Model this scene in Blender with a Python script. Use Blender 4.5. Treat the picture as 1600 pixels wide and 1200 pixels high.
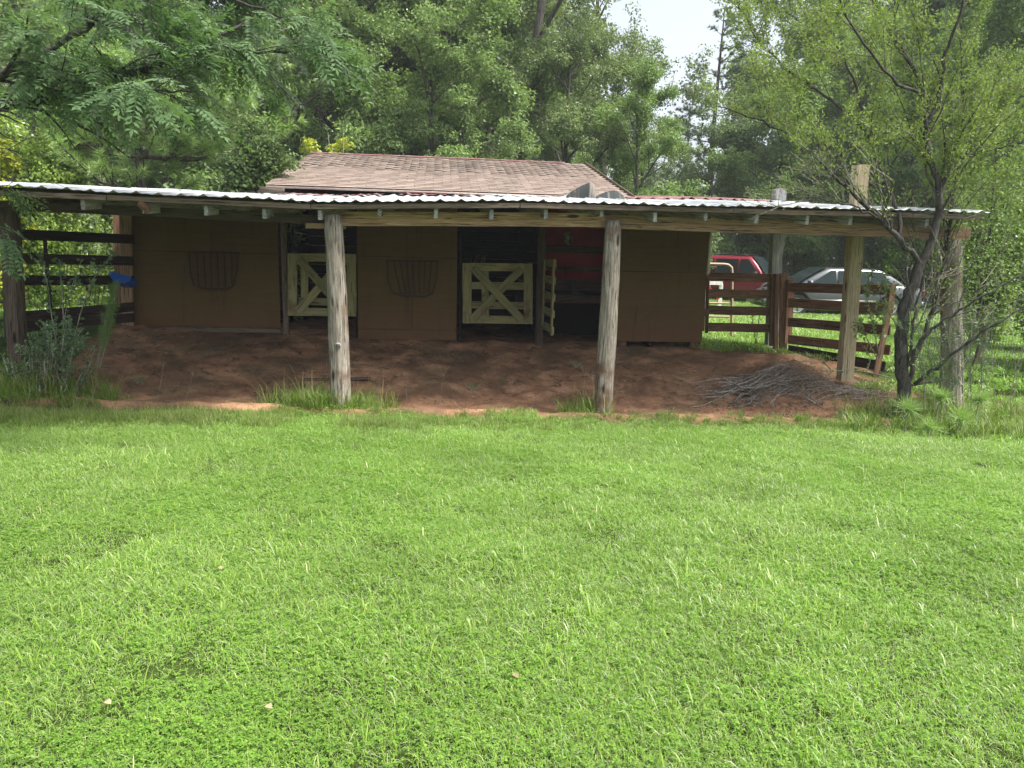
import bpy, math, random
import numpy as np
from mathutils import Matrix, Vector, Euler
from mathutils import noise as mnoise

S = bpy.context.scene
COL = S.collection
for o in list(bpy.data.objects):
    bpy.data.objects.remove(o, do_unlink=True)
rad = math.radians

# ------------------------------------------------------------------ camera
EYE = Vector((0.0, 0.0, 1.6))
PITCH, ROLL, FPX = 10.27, 1.5, 1120.0
CAM_R = (Euler((rad(90 - PITCH), 0, 0)).to_matrix() @ Matrix.Rotation(rad(ROLL), 3, 'Z'))
cd = bpy.data.cameras.new('camera')
cam = bpy.data.objects.new('camera', cd)
COL.objects.link(cam)
cam.matrix_world = Matrix.Translation(EYE) @ CAM_R.to_4x4()
cd.sensor_width = 36.0
cd.lens = FPX / 1600 * 36.0
cd.clip_start = 0.05
cd.clip_end = 900
S.camera = cam

# ------------------------------------------------------------------ sky, sun, exposure
SUN_EL, SUN_AZ = 60.0, 112.0          # azimuth measured from +Y (away from camera) towards +X
w = bpy.data.worlds.new('World')
S.world = w
w.use_nodes = True
nt = w.node_tree
bg = nt.nodes['Background']
sky = nt.nodes.new('ShaderNodeTexSky')
sky.sky_type = 'NISHITA'
sky.sun_disc = False
sky.sun_elevation = rad(SUN_EL)
sky.sun_rotation = rad(SUN_AZ)
sky.air_density = 1.0
sky.dust_density = 4.5
sky.ozone_density = 1.0
hsv = nt.nodes.new('ShaderNodeHueSaturation')
hsv.inputs['Saturation'].default_value = 0.45
nt.links.new(sky.outputs[0], hsv.inputs['Color'])
nt.links.new(hsv.outputs[0], bg.inputs['Color'])
bg.inputs['Strength'].default_value = 0.135
sl = bpy.data.lights.new('sun', 'SUN')
sl.energy = 2.7
sl.angle = rad(11)
sl.color = (1.0, 0.96, 0.88)
so = bpy.data.objects.new('sun', sl)
COL.objects.link(so)
sd = Vector((math.sin(rad(SUN_AZ)) * math.cos(rad(SUN_EL)), math.cos(rad(SUN_AZ)) * math.cos(rad(SUN_EL)), math.sin(rad(SUN_EL))))
so.rotation_euler = sd.to_track_quat('Z', 'Y').to_euler()
so.location = (0, 0, 30)
vs = S.view_settings
vs.view_transform = 'Standard'
vs.look = 'None'
vs.exposure = 1.3
vs.gamma = 1.0
vs.use_curve_mapping = False
S.render.engine = 'CYCLES'
S.cycles.max_bounces = 6
S.cycles.diffuse_bounces = 3
S.cycles.transmission_bounces = 4
S.cycles.transparent_max_bounces = 8
S.cycles.use_denoising = True

# ------------------------------------------------------------------ survey helpers: read real positions off sight lines
def ray(px, py):
    return (CAM_R @ Vector((px - 800, -(py - 600), -FPX))).normalized()

def at(px, py, y):
    d = ray(px, py)
    return EYE + d * (y / d.y)

BYAW = 6.0
BM = Matrix.Translation((0, 9.0, 0)) @ Matrix.Rotation(rad(BYAW), 4, 'Z')
BI = BM.inverted()

def bp(px, py, v):
    """barn coordinates (u, v, z) of the point seen at px,py on the barn plane v"""
    d = BI.to_3x3() @ ray(px, py)
    e = BI @ EYE
    t = (v - e.y) / d.y
    return e + d * t

# ------------------------------------------------------------------ terrain shape
def sstep(x, a, b):
    t = np.clip((x - a) / (b - a), 0, 1)
    return t * t * (3 - 2 * t)

_vr = np.random.default_rng(5)
_tab = _vr.random((256, 256))

def vnoise(x, y):
    xi = np.floor(x).astype(int); yi = np.floor(y).astype(int)
    fx = x - xi; fy = y - yi
    fx = fx * fx * (3 - 2 * fx); fy = fy * fy * (3 - 2 * fy)
    a = _tab[xi % 256, yi % 256]; b = _tab[(xi + 1) % 256, yi % 256]
    c = _tab[xi % 256, (yi + 1) % 256]; d = _tab[(xi + 1) % 256, (yi + 1) % 256]
    return (a * (1 - fx) + b * fx) * (1 - fy) + (c * (1 - fx) + d * fx) * fy

def fbm(x, y, o=4):
    s = 0; a = .5; x = np.asarray(x, float); y = np.asarray(y, float)
    for i in range(o):
        s = s + a * vnoise(x * 2 ** i + 17.3 * i, y * 2 ** i + 5.7 * i); a *= .5
    return s

HY = [-5, 0, 4, 7.5, 8.35, 8.65, 8.8, 9.15, 9.6, 10.6, 12, 14, 20, 35, 60, 200]
HZ = [0.02, 0, -.14, -.35, -.41, -.33, -.34, -.45, -.39, -.15, .13, .12, 0, .05, .5, 4]

def dirtmask(x, y):
    x = np.asarray(x, float); y = np.asarray(y, float)
    c, s = math.cos(rad(BYAW)), math.sin(rad(BYAW))
    u = x * c + (y - 9) * s
    v = -x * s + (y - 9) * c
    n = (fbm(x * 2.2, y * 2.2) - .47) * .7
    front = sstep(v + n * .55, -.55, -.3)
    back = 1 - sstep(v + n * .4 - np.where(u > 3.6, 0, 5) + np.clip(u - 4.0, 0, 3) * .55, 3.05, 3.35)
    side = sstep(u + n, -6.3, -5.7) * (1 - sstep(u + n * 2, 5.7, 6.2))
    spot = np.exp(-(((x - 6.35) / .5) ** 2 + ((y - 8.9) / .3) ** 2)) * 1.6
    return np.clip(front * back * side + np.clip(spot - .5 + n, 0, 1), 0, 1)

def h(x, y):
    x = np.asarray(x, float); y = np.asarray(y, float)
    win = sstep(y, 5, 8) * (1 - sstep(y, 13, 18))
    yy = y - .105 * np.clip(x, -8, 8) * win
    z = np.interp(yy, HY, HZ) - (.022 * np.clip(x, -8, 0) + .014 * np.clip(x, 0, 8)) * win
    z = z + (fbm(x * .35, y * .35, 3) - .43) * .06
    z = z + win * .16 * sstep(x, 3.0, 4.5) * sstep(yy, 9.0, 9.6) * (1 - sstep(yy, 11, 12.2))
    z = z + win * .10 * sstep(-x, 4.5, 6.5) * sstep(yy, 8.2, 9.0)
    dm = dirtmask(x, y)
    lump = (fbm(x * 3.1, y * 3.1, 4) - .47)
    mound = np.exp(-(((x - 4.3) / .8) ** 2 + ((y - 11.0) / .55) ** 2))
    fine = (fbm(x * 9.0 + 4, y * 9.0 + 9, 3) - .45)
    z = z + dm * (fine * .035 + lump * (.10 + .32 * mound) + .10 * mound)
    return z

def hz(x, y):
    return float(h(x, y))

def gp(px, py):
    """ground point seen at px,py"""
    d = ray(px, py)
    t = 0.5
    for _ in range(4000):
        p = EYE + d * t
        if p.z <= hz(p.x, p.y): return p
        t += .02 + t * .001
    return EYE + d * t

# ------------------------------------------------------------------ object helpers
W = {}

def link(name, data, M=None, parent=None, label=None, cat=None, group=None, kind=None):
    o = bpy.data.objects.new(name, data)
    COL.objects.link(o)
    M = M.copy() if M is not None else Matrix.Identity(4)
    W[o] = M
    if parent is not None:
        o.parent = parent
        o.matrix_basis = W[parent].inverted() @ M
    else:
        o.matrix_basis = M
    if label: o['label'] = label
    if cat: o['category'] = cat
    if group: o['group'] = group
    if kind: o['kind'] = kind
    return o

def empty(name, M, label=None, cat=None, group=None, parent=None):
    e = link(name, None, M, parent, label, cat, group)
    e.empty_display_size = .1
    return e

def np_mesh(name, V, F, mat=None, smooth=False, tint=None, mats=None, midx=None):
    V = np.asarray(V, np.float32).reshape(-1, 3)
    me = bpy.data.meshes.new(name)
    if isinstance(F, np.ndarray):
        n, k = F.shape
        me.vertices.add(len(V)); me.vertices.foreach_set('co', V.ravel())
        me.loops.add(n * k); me.loops.foreach_set('vertex_index', F.astype(np.int32).ravel())
        me.polygons.add(n)
        me.polygons.foreach_set('loop_start', np.arange(0, n * k, k, dtype=np.int32))
        me.polygons.foreach_set('loop_total', np.full(n, k, np.int32))
        me.update(calc_edges=True)
    else:
        me.from_pydata([tuple(map(float, v)) for v in V], [], [tuple(f) for f in F])
        me.update()
    if smooth:
        me.polygons.foreach_set('use_smooth', np.ones(len(me.polygons), bool))
    if tint is not None:
        a = me.attributes.new('tint', 'FLOAT', 'POINT')
        a.data.foreach_set('value', np.asarray(tint, np.float32))
    for m in (mats or ([mat] if mat else [])): me.materials.append(m)
    if midx is not None: me.polygons.foreach_set('material_index', np.asarray(midx, np.int32))
    return me

def join_arrays(parts):
    Vs, Fs, off = [], [], 0
    for V, F in parts:
        Vs.append(V); Fs.append(F + off); off += len(V)
    return np.concatenate(Vs), np.concatenate(Fs)

def axis_matrix(p0, p1, up=Vector((0, 0, 1))):
    """local X runs p0 -> p1, local Z as near to 'up' as it can be"""
    x = (p1 - p0).normalized()
    if abs(x.dot(up)) > .995: up = Vector((0, 1, 0))
    y = up.cross(x).normalized()
    z = x.cross(y)
    M = Matrix((x, y, z)).transposed().to_4x4()
    M.translation = p0
    return M

RB = random.Random(11)

def plank_mesh(L, wy, wz, mat, warp=.004, seg=3, ch=.004, rng=RB):
    """sawn board along X with chamfered, slightly uneven edges"""
    ring = [(-wy / 2 + ch, -wz / 2), (wy / 2 - ch, -wz / 2), (wy / 2, -wz / 2 + ch), (wy / 2, wz / 2 - ch),
            (wy / 2 - ch, wz / 2), (-wy / 2 + ch, wz / 2), (-wy / 2, wz / 2 - ch), (-wy / 2, -wz / 2 + ch)]
    V, F = [], []
    for i in range(seg + 1):
        t = i / seg
        dy, dz = (rng.uniform(-warp, warp), rng.uniform(-warp, warp)) if 0 < i < seg else (0, 0)
        for a, b in ring:
            V.append((L * t + (rng.uniform(-.004, .004) if i in (0, seg) else 0), a + dy, b + dz + rng.uniform(-1, 1) * warp * .3))
    for i in range(seg):
        for k in range(8):
            a = i * 8 + k; b = i * 8 + (k + 1) % 8
            F.append((a, b, b + 8, a + 8))
    F.append(tuple(range(7, -1, -1)))
    F.append(tuple(range(seg * 8, seg * 8 + 8)))
    return np_mesh('plank', V, F, mat)

def board(name, p0, p1, wide, thick, mat, parent=None, up=Vector((0, 0, 1)), **kw):
    """board from p0 to p1; 'wide' is its size along 'up', 'thick' across"""
    p0, p1 = Vector(p0), Vector(p1)
    M = axis_matrix(p0, p1, up)
    L = (p1 - p0).length
    props = {k: kw.pop(k) for k in ('label', 'cat', 'group', 'kind') if k in kw}
    return link(name, plank_mesh(L, thick, wide, mat, **kw), M, parent, **props)

def bb(name, a, b, wide, thick, mat, parent, up=Vector((0, 0, 1)), **kw):
    """board given in barn coordinates"""
    return board(name, BM @ Vector(a), BM @ Vector(b), wide, thick, mat, parent, up=BM.to_3x3() @ up, **kw)

def box_arrays(sx, sy, sz, c=(0, 0, 0)):
    V = np.array([[x, y, z] for x in (-.5, .5) for y in (-.5, .5) for z in (-.5, .5)]) * [sx, sy, sz] + np.array(c)
    F = np.array([[0, 1, 3, 2], [4, 6, 7, 5], [0, 4, 5, 1], [2, 3, 7, 6], [0, 2, 6, 4], [1, 5, 7, 3]])
    return V, F

def tubes(polys, sides=6):
    """polys: list of (points (n,3), radii (n,)) -> V, F quads (closed by pinched tips)"""
    if not len(polys): return np.zeros((0, 3)), np.zeros((0, 4), int)
    Vs, Fs, off = [], [], 0
    ang = np.arange(sides) * 2 * np.pi / sides
    ca, sa = np.cos(ang), np.sin(ang)
    for P, R in polys:
        P = np.asarray(P, float); R = np.asarray(R, float); n = len(P)
        T = np.gradient(P, axis=0)
        T /= np.linalg.norm(T, axis=1, keepdims=True) + 1e-9
        ref = np.array([0, 0, 1.]) if abs(T[:, 2]).mean() < .8 else np.array([0, 1., 0])
        A = np.cross(T, ref); A /= np.linalg.norm(A, axis=1, keepdims=True) + 1e-9
        B = np.cross(T, A)
        V = P[:, None, :] + R[:, None, None] * (A[:, None, :] * ca[None, :, None] + B[:, None, :] * sa[None, :, None])
        Vs.append(V.reshape(-1, 3))
        i = np.arange(n - 1)[:, None] * sides; k = np.arange(sides)[None, :]; k2 = (k + 1) % sides
        F = np.stack([i + k, i + k2, i + k2 + sides, i + k + sides], -1).reshape(-1, 4) + off
        Fs.append(F); off += n * sides
    return np.concatenate(Vs), np.concatenate(Fs)

# ------------------------------------------------------------------ materials
def new_mat(name):
    m = bpy.data.materials.new(name); m.use_nodes = True
    t = m.node_tree; b = t.nodes['Principled BSDF']
    return m, t, b

def N(t, typ, **kw):
    n = t.nodes.new(typ)
    for k, v in kw.items():
        if k in n.inputs: n.inputs[k].default_value = v
        else: setattr(n, k, v)
    return n

def ramp(t, fac, stops):
    r = t.nodes.new('ShaderNodeValToRGB')
    e = r.color_ramp.elements
    while len(e) < len(stops): e.new(.5)
    for i, (p, c) in enumerate(stops):
        e[i].position = p; e[i].color = (*c, 1) if len(c) == 3 else c
    t.links.new(fac, r.inputs[0])
    return r.outputs[0]

def mixc(t, f, a, b, mode='MIX'):
    m = t.nodes.new('ShaderNodeMix'); m.data_type = 'RGBA'; m.blend_type = mode
    for i, v in ((0, f), (6, a), (7, b)):
        if hasattr(v, 'is_linked') or isinstance(v, bpy.types.NodeSocket): t.links.new(v, m.inputs[i])
        elif i == 0: m.inputs[0].default_value = v
        else: m.inputs[i].default_value = (*v, 1)
    return m.outputs[2]

def noise_tex(t, vec, scale, detail=4, rough=.55, dist=0):
    n = N(t, 'ShaderNodeTexNoise', Scale=scale, Detail=detail, Roughness=rough, Distortion=dist)
    if vec is not None: t.links.new(vec, n.inputs['Vector'])
    return n.outputs['Fac']

def coords(t, stretch=(1, 1, 1), world=False, rnd=True):
    if world:
        src = t.nodes.new('ShaderNodeNewGeometry').outputs['Position']
    else:
        src = t.nodes.new('ShaderNodeTexCoord').outputs['Object']
    m = t.nodes.new('ShaderNodeMapping')
    m.inputs['Scale'].default_value = stretch
    t.links.new(src, m.inputs['Vector'])
    if rnd and not world:
        oi = t.nodes.new('ShaderNodeObjectInfo')
        cx = t.nodes.new('ShaderNodeCombineXYZ')
        mm = N(t, 'ShaderNodeMath', operation='MULTIPLY'); mm.inputs[1].default_value = 37
        t.links.new(oi.outputs['Random'], mm.inputs[0])
        for i in range(3): t.links.new(mm.outputs[0], cx.inputs[i])
        t.links.new(cx.outputs[0], m.inputs['Location'])
    return m.outputs[0]

def bump(t, b, height, strength=.3, dist=.01):
    n = N(t, 'ShaderNodeBump', Strength=strength, Distance=dist)
    t.links.new(height, n.inputs['Height']); t.links.new(n.outputs[0], b.inputs['Normal'])

def wood_mat(name, dark, mid, light, stain=None, rough=.85, grain=26, knots=True, bumpy=.5, amt=.55):
    m, t, b = new_mat(name)
    c = coords(t, (3.2, grain * 2.4, grain * 2.4))
    g = noise_tex(t, c, 1.0, 6, .65, .6)
    col = ramp(t, g, [(.28, dark), (.5, mid), (.72, light)])
    c2 = coords(t, (1, 1, 1))
    f2 = noise_tex(t, c2, 2.3, 5, .6)
    if stain:
        fs = ramp(t, f2, [(amt, (0, 0, 0)), (min(.99, amt + .15), (1, 1, 1))])
        col = mixc(t, fs, col, stain)
    # dirt speckle
    f3 = noise_tex(t, c2, 38, 3, .7)
    fs3 = ramp(t, f3, [(.6, (0, 0, 0)), (.78, (.55, .55, .55))])
    col = mixc(t, fs3, col, tuple(x * .45 for x in dark))
    if knots:
        vo = N(t, 'ShaderNodeTexVoronoi', Scale=1.0); vo.feature = 'F1'
        cc = coords(t, (1.5, 5, 5)); t.links.new(cc, vo.inputs['Vector'])
        kn = ramp(t, vo.outputs['Distance'], [(.08, (1, 1, 1)), (.15, (0, 0, 0))])
        col = mixc(t, kn, col, tuple(x * .4 for x in dark))
        # cracks
    ck = noise_tex(t, coords(t, (2.6, 75, 75)), 1.0, 4, .6, .5)
    crk = ramp(t, ck, [(.36, (1, 1, 1)), (.43, (0, 0, 0))])
    col = mixc(t, crk, col, tuple(x * .35 for x in dark))
    oi = t.nodes.new('ShaderNodeObjectInfo')
    hs = t.nodes.new('ShaderNodeHueSaturation')
    mr = N(t, 'ShaderNodeMapRange'); mr.inputs['To Min'].default_value = .72; mr.inputs['To Max'].default_value = 1.22
    t.links.new(oi.outputs['Random'], mr.inputs['Value']); t.links.new(mr.outputs[0], hs.inputs['Value'])
    t.links.new(col, hs.inputs['Color'])
    t.links.new(hs.outputs[0], b.inputs['Base Color'])
    b.inputs['Roughness'].default_value = rough
    b.inputs['Specular IOR Level'].default_value = .25
    mx = N(t, 'ShaderNodeMath', operation='SUBTRACT'); t.links.new(g, mx.inputs[0]); t.links.new(crk, mx.inputs[1])
    bump(t, b, mx.outputs[0], bumpy, .006)
    return m

M_LOG = wood_mat('weathered_grey_pole', (.085, .07, .055), (.25, .215, .18), (.52, .48, .42), stain=(.14, .085, .055), amt=.53, grain=18)
M_BEAM = wood_mat('brown_treated_beam', (.16, .092, .055), (.40, .25, .16), (.58, .41, .27), grain=34)
M_OLDBEAM = wood_mat('old_dark_beam', (.035, .026, .02), (.09, .066, .048), (.15, .115, .085))
M_RAFT = wood_mat('grey_rafter', (.14, .14, .145), (.30, .30, .305), (.46, .46, .47), knots=False)
M_EDGE = wood_mat('mossy_edge_board', (.05, .04, .028), (.13, .10, .075), (.21, .17, .125), knots=False)
M_FENCE = wood_mat('red_brown_fence_wood', (.08, .042, .026), (.19, .105, .066), (.30, .185, .12), knots=False)
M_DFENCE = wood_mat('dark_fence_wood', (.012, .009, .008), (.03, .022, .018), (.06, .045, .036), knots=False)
M_CREAM = wood_mat('old_cream_paint', (.16, .145, .075), (.26, .24, .125), (.33, .305, .17), stain=(.13, .08, .04), knots=False, grain=20, bumpy=.2, amt=.56)
M_PALEPOST = wood_mat('pale_cut_post', (.26, .20, .13), (.42, .34, .23), (.58, .50, .37))
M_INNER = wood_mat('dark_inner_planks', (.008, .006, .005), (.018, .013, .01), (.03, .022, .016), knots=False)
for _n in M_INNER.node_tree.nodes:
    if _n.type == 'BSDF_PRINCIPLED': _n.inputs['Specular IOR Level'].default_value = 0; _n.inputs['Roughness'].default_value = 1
M_SHELF = wood_mat('dusty_red_brown_shelf', (.06, .035, .026), (.13, .08, .06), (.2, .13, .1), knots=False)

def plywood():
    m, t, b = new_mat('brown_painted_plywood')
    c = coords(t, (1, 1, 1), world=True)
    g = noise_tex(t, coords(t, (1.5, 1.5, 28), world=True), 1.0, 5, .6, .4)
    col = ramp(t, g, [(.3, (.080, .044, .011)), (.7, (.118, .070, .019))])
    f = noise_tex(t, c, 1.4, 5, .6)
    col = mixc(t, ramp(t, f, [(.35, (0, 0, 0)), (.75, (.7, .7, .7))]), col, (.125, .078, .025))
    # red clay splashed up the foot of the sheets
    sep = t.nodes.new('ShaderNodeSeparateXYZ'); t.links.new(c, sep.inputs[0])
    add = N(t, 'ShaderNodeMath', operation='MULTIPLY_ADD'); t.links.new(noise_tex(t, c, 5, 4, .6), add.inputs[0])
    add.inputs[1].default_value = -.7; t.links.new(sep.outputs[2], add.inputs[2])
    fz = ramp(t, add.outputs[0], [(0.0, (.75, .75, .75)), (.42, (0, 0, 0))])
    col = mixc(t, fz, col, (.13, .062, .028))
    dr = noise_tex(t, coords(t, (9, 9, .9), world=True), 1.0, 5, .65, .3)
    col = mixc(t, ramp(t, dr, [(.56, (0, 0, 0)), (.70, (.6, .6, .6))]), col, (.045, .026, .012))
    sc_ = noise_tex(t, coords(t, (3, 3, 3), world=True), 2.2, 8, .75, 1.2)
    col = mixc(t, ramp(t, sc_, [(.60, (0, 0, 0)), (.68, (.7, .7, .7))]), col, (.15, .11, .065))
    t.links.new(col, b.inputs['Base Color']); b.inputs['Roughness'].default_value = .7
    b.inputs['Specular IOR Level'].default_value = .3
    bump(t, b, g, .4, .006)
    return m
M_PLY = plywood()

def metal_sheet(name, base, dark, metallic=.55, rough=.42, spots=.5):
    m, t, b = new_mat(name)
    c = coords(t, (1, 1, 1), world=True)
    f = noise_tex(t, c, 1.3, 6, .65)
    col = mixc(t, ramp(t, f, [(.42, (0, 0, 0)), (.68, (.8, .8, .8))]), base, tuple(.78 * a for a in base))
    st = noise_tex(t, coords(t, (7, .6, .6), world=True), 1.0, 5, .7, .2)
    col = mixc(t, ramp(t, st, [(.52, (0, 0, 0)), (.66, (.65, .65, .65))]), col, (.30, .26, .22))
    rs_ = noise_tex(t, coords(t, (2.2, .8, .8), world=True), 1.7, 6, .7, .4)
    col = mixc(t, ramp(t, rs_, [(.60, (0, 0, 0)), (.68, (.8, .8, .8))]), col, (.24, .13, .08))
    s = noise_tex(t, c, 17, 3, .6)
    col = mixc(t, ramp(t, s, [(.64, (0, 0, 0)), (.72, (spots, spots, spots))]), col, dark)
    t.links.new(col, b.inputs['Base Color'])
    b.inputs['Metallic'].default_value = metallic
    b.inputs['Roughness'].default_value = rough
    bump(t, b, f, .1, .01)
    return m
M_TIN = metal_sheet('galvanised_tin', (.52, .55, .57), (.14, .12, .10), .3, .5)
M_TINDARK = metal_sheet('bent_grey_tin', (.022, .03, .03), (.01, .01, .01), .0, .9)
M_REDTIN = metal_sheet('faded_red_tin', (.20, .085, .085), (.06, .02, .02), .1, .6)
M_GREYTIN = metal_sheet('dull_tin_flap', (.45, .55, .58), (.1, .1, .1), .4, .5)

def flat(name, col, rough=.6, metallic=0, noise=.15, scale=14, spec=.4, coat=0):
    m, t, b = new_mat(name)
    f = noise_tex(t, coords(t, (1, 1, 1)), scale, 4, .6)
    c = ramp(t, f, [(.3, tuple(x * (1 - noise) for x in col)), (.7, tuple(min(1, x * (1 + noise)) for x in col))])
    t.links.new(c, b.inputs['Base Color'])
    b.inputs['Roughness'].default_value = rough; b.inputs['Metallic'].default_value = metallic
    b.inputs['Specular IOR Level'].default_value = spec
    if coat: b.inputs['Coat Weight'].default_value = coat; b.inputs['Coat Roughness'].default_value = .05
    return m

def shingle_mat():
    m, t, b = new_mat('faded_brown_shingle')
    c = coords(t, (1, 1, 1), world=True)
    oi = t.nodes.new('ShaderNodeObjectInfo')
    at_ = t.nodes.new('ShaderNodeAttribute'); at_.attribute_name = 'tint'
    mx = N(t, 'ShaderNodeMath', operation='ADD'); t.links.new(at_.outputs['Fac'], mx.inputs[0]); t.links.new(oi.outputs['Random'], mx.inputs[1])
    fr = N(t, 'ShaderNodeMath', operation='FRACT'); t.links.new(mx.outputs[0], fr.inputs[0])
    col = ramp(t, fr.outputs[0], [(0, (.235, .175, .14)), (.5, (.28, .215, .175)), (1, (.325, .255, .215))])
    g = noise_tex(t, c, 160, 2, .7)
    col = mixc(t, ramp(t, g, [(.4, (0, 0, 0)), (.7, (.5, .5, .5))]), col, (.40, .33, .29))
    st = noise_tex(t, coords(t, (.8, .35, .35), world=True), 1.6, 5, .6)
    col = mixc(t, ramp(t, st, [(.54, (0, 0, 0)), (.70, (.75, .75, .75))]), col, (.075, .06, .055))
    t.links.new(col, b.inputs['Base Color']); b.inputs['Roughness'].default_value = .9
    bump(t, b, g, .4, .003)
    return m
M_SHINGLE = shingle_mat()
M_FELT = flat('pale_roof_joint', (.5, .42, .37), .95)

def leaf_mat(name, c1, c2, yellow=None, transl=.35, gloss=.25, rough=.45):
    m = bpy.data.materials.new(name); m.use_nodes = True
    t = m.node_tree; t.nodes.clear()
    out = t.nodes.new('ShaderNodeOutputMaterial')
    a = t.nodes.new('ShaderNodeAttribute'); a.attribute_name = 'tint'
    col = ramp(t, a.outputs['Fac'], [(0, c1), (.8 if yellow else 1.0, c2)] + ([(1.0, yellow)] if yellow else []))
    oi = t.nodes.new('ShaderNodeObjectInfo')
    pn = noise_tex(t, coords(t, (1, 1, 1), world=True), .9, 3, .6)
    hs = t.nodes.new('ShaderNodeHueSaturation')
    mr = N(t, 'ShaderNodeMapRange'); mr.inputs['From Min'].default_value = .3; mr.inputs['From Max'].default_value = .7
    mr.inputs['To Min'].default_value = .86; mr.inputs['To Max'].default_value = 1.14
    t.links.new(pn, mr.inputs['Value']); t.links.new(mr.outputs[0], hs.inputs['Value'])
    t.links.new(col, hs.inputs['Color'])
    d = N(t, 'ShaderNodeBsdfDiffuse'); t.links.new(hs.outputs[0], d.inputs['Color'])
    tr = N(t, 'ShaderNodeBsdfTranslucent')
    br = mixc(t, 1.0, hs.outputs[0], (1.25, 1.45, .6), 'MULTIPLY'); t.links.new(br, tr.inputs['Color'])
    mx = N(t, 'ShaderNodeMixShader'); mx.inputs[0].default_value = transl
    t.links.new(d.outputs[0], mx.inputs[1]); t.links.new(tr.outputs[0], mx.inputs[2])
    g = N(t, 'ShaderNodeBsdfGlossy', Roughness=rough + .12); g.inputs['Color'].default_value = (1, 1, 1, 1)
    fr = N(t, 'ShaderNodeFresnel', IOR=1.42)
    fm = N(t, 'ShaderNodeMath', operation='MULTIPLY'); fm.inputs[1].default_value = gloss * 1.0
    t.links.new(fr.outputs[0], fm.inputs[0])
    m2 = N(t, 'ShaderNodeMixShader'); t.links.new(fm.outputs[0], m2.inputs[0])
    t.links.new(mx.outputs[0], m2.inputs[1]); t.links.new(g.outputs[0], m2.inputs[2])
    t.links.new(m2.outputs[0], out.inputs['Surface'])
    return m

L_OAK = leaf_mat('oak_leaf', (.12, .17, .075), (.25, .31, .135), transl=.32, gloss=.12)
L_MAPLE = leaf_mat('maple_leaf', (.13, .20, .075), (.27, .36, .135), transl=.35, gloss=.10)
L_FAR = leaf_mat('far_leaf', (.13, .185, .10), (.26, .33, .155), transl=.32, gloss=.12)
L_LIME = leaf_mat('lime_bush_leaf', (.17, .27, .05), (.34, .44, .10), yellow=(.45, .42, .05), transl=.4)
L_YEL = leaf_mat('yellow_leaf', (.28, .34, .04), (.50, .48, .06), transl=.4)
L_CHINA = leaf_mat('compound_leaf', (.065, .125, .055), (.14, .22, .095), transl=.38, gloss=.2, rough=.36)
L_WILLOW = leaf_mat('small_light_leaf', (.13, .18, .055), (.28, .35, .12), yellow=(.36, .29, .08), transl=.42, gloss=.05, rough=.6)
L_BLUE = leaf_mat('blue_green_leaf', (.06, .12, .055), (.14, .23, .11), transl=.28, gloss=.15)
L_PINE = leaf_mat('pine_needle', (.15, .26, .07), (.34, .46, .15), transl=.3, gloss=.15)
L_PINEDARK = leaf_mat('pine_needle_dark', (.05, .09, .035), (.12, .18, .065), transl=.2, gloss=.3)
L_FERN = leaf_mat('dog_fennel', (.09, .19, .04), (.18, .32, .07), transl=.35)
L_GRASS = leaf_mat('grass_blade', (.145, .26, .034), (.33, .455, .095), yellow=(.58, .56, .30), transl=.42, gloss=.15, rough=.5)
L_DRYGRASS = leaf_mat('tall_grass_blade', (.09, .17, .02), (.20, .28, .05), yellow=(.42, .36, .2), transl=.38, gloss=.1)
L_DEAD = leaf_mat('dead_leaf', (.10, .055, .035), (.26, .17, .12), transl=.1, gloss=.1)
L_CLOVER = leaf_mat('clover_leaf', (.105, .225, .032), (.225, .36, .065), transl=.38, gloss=.08)

def bark_mat(name, a, b_, sc=18):
    m, t, b = new_mat(name)
    g = noise_tex(t, coords(t, (1, 1, .22)), sc, 5, .65, .5)
    col = ramp(t, g, [(.35, a), (.65, b_)])
    t.links.new(col, b.inputs['Base Color']); b.inputs['Roughness'].default_value = .9
    b.inputs['Specular IOR Level'].default_value = .2
    bump(t, b, g, .6, .02)
    return m
L_TAN = leaf_mat('tan_dead_leaf', (.30, .24, .14), (.42, .35, .22), transl=.1, gloss=.05)
M_BARK = bark_mat('grey_brown_bark', (.035, .03, .025), (.15, .135, .115))
M_BARKDARK = bark_mat('dark_smooth_bark', (.014, .013, .012), (.095, .087, .078), 34)
M_TWIG = bark_mat('pale_bare_twig', (.16, .15, .12), (.34, .32, .26), 30)
M_STICK = bark_mat('dead_stick', (.13, .11, .095), (.40, .36, .31), 30)
# ------------------------------------------------------------------ ground sheet
def spaced(a, b, pieces):
    xs = [a]
    for lim, step in pieces:
        while xs[-1] < lim - 1e-6: xs.append(min(lim, xs[-1] + step))
    return np.array(xs)

gx = spaced(-260, 260, [(-60, 20), (-14, 2), (-7.6, .4), (8.2, .055), (14, .4), (60, 2), (260, 20)])
gy = spaced(-30, 320, [(-4, 4), (1.0, .5), (7.6, .12), (12.9, .05), (17, .25), (60, 1.5), (320, 20)])
GX, GY = np.meshgrid(gx, gy, indexing='ij')
GZ = h(GX, GY)
nx, ny = len(gx), len(gy)
i = np.arange(nx - 1)[:, None] * ny; j = np.arange(ny - 1)[None, :]
GF = np.stack([i + j, i + j + ny, i + j + ny + 1, i + j + 1], -1).reshape(-1, 4)
dmask = dirtmask(GX, GY).ravel()

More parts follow.
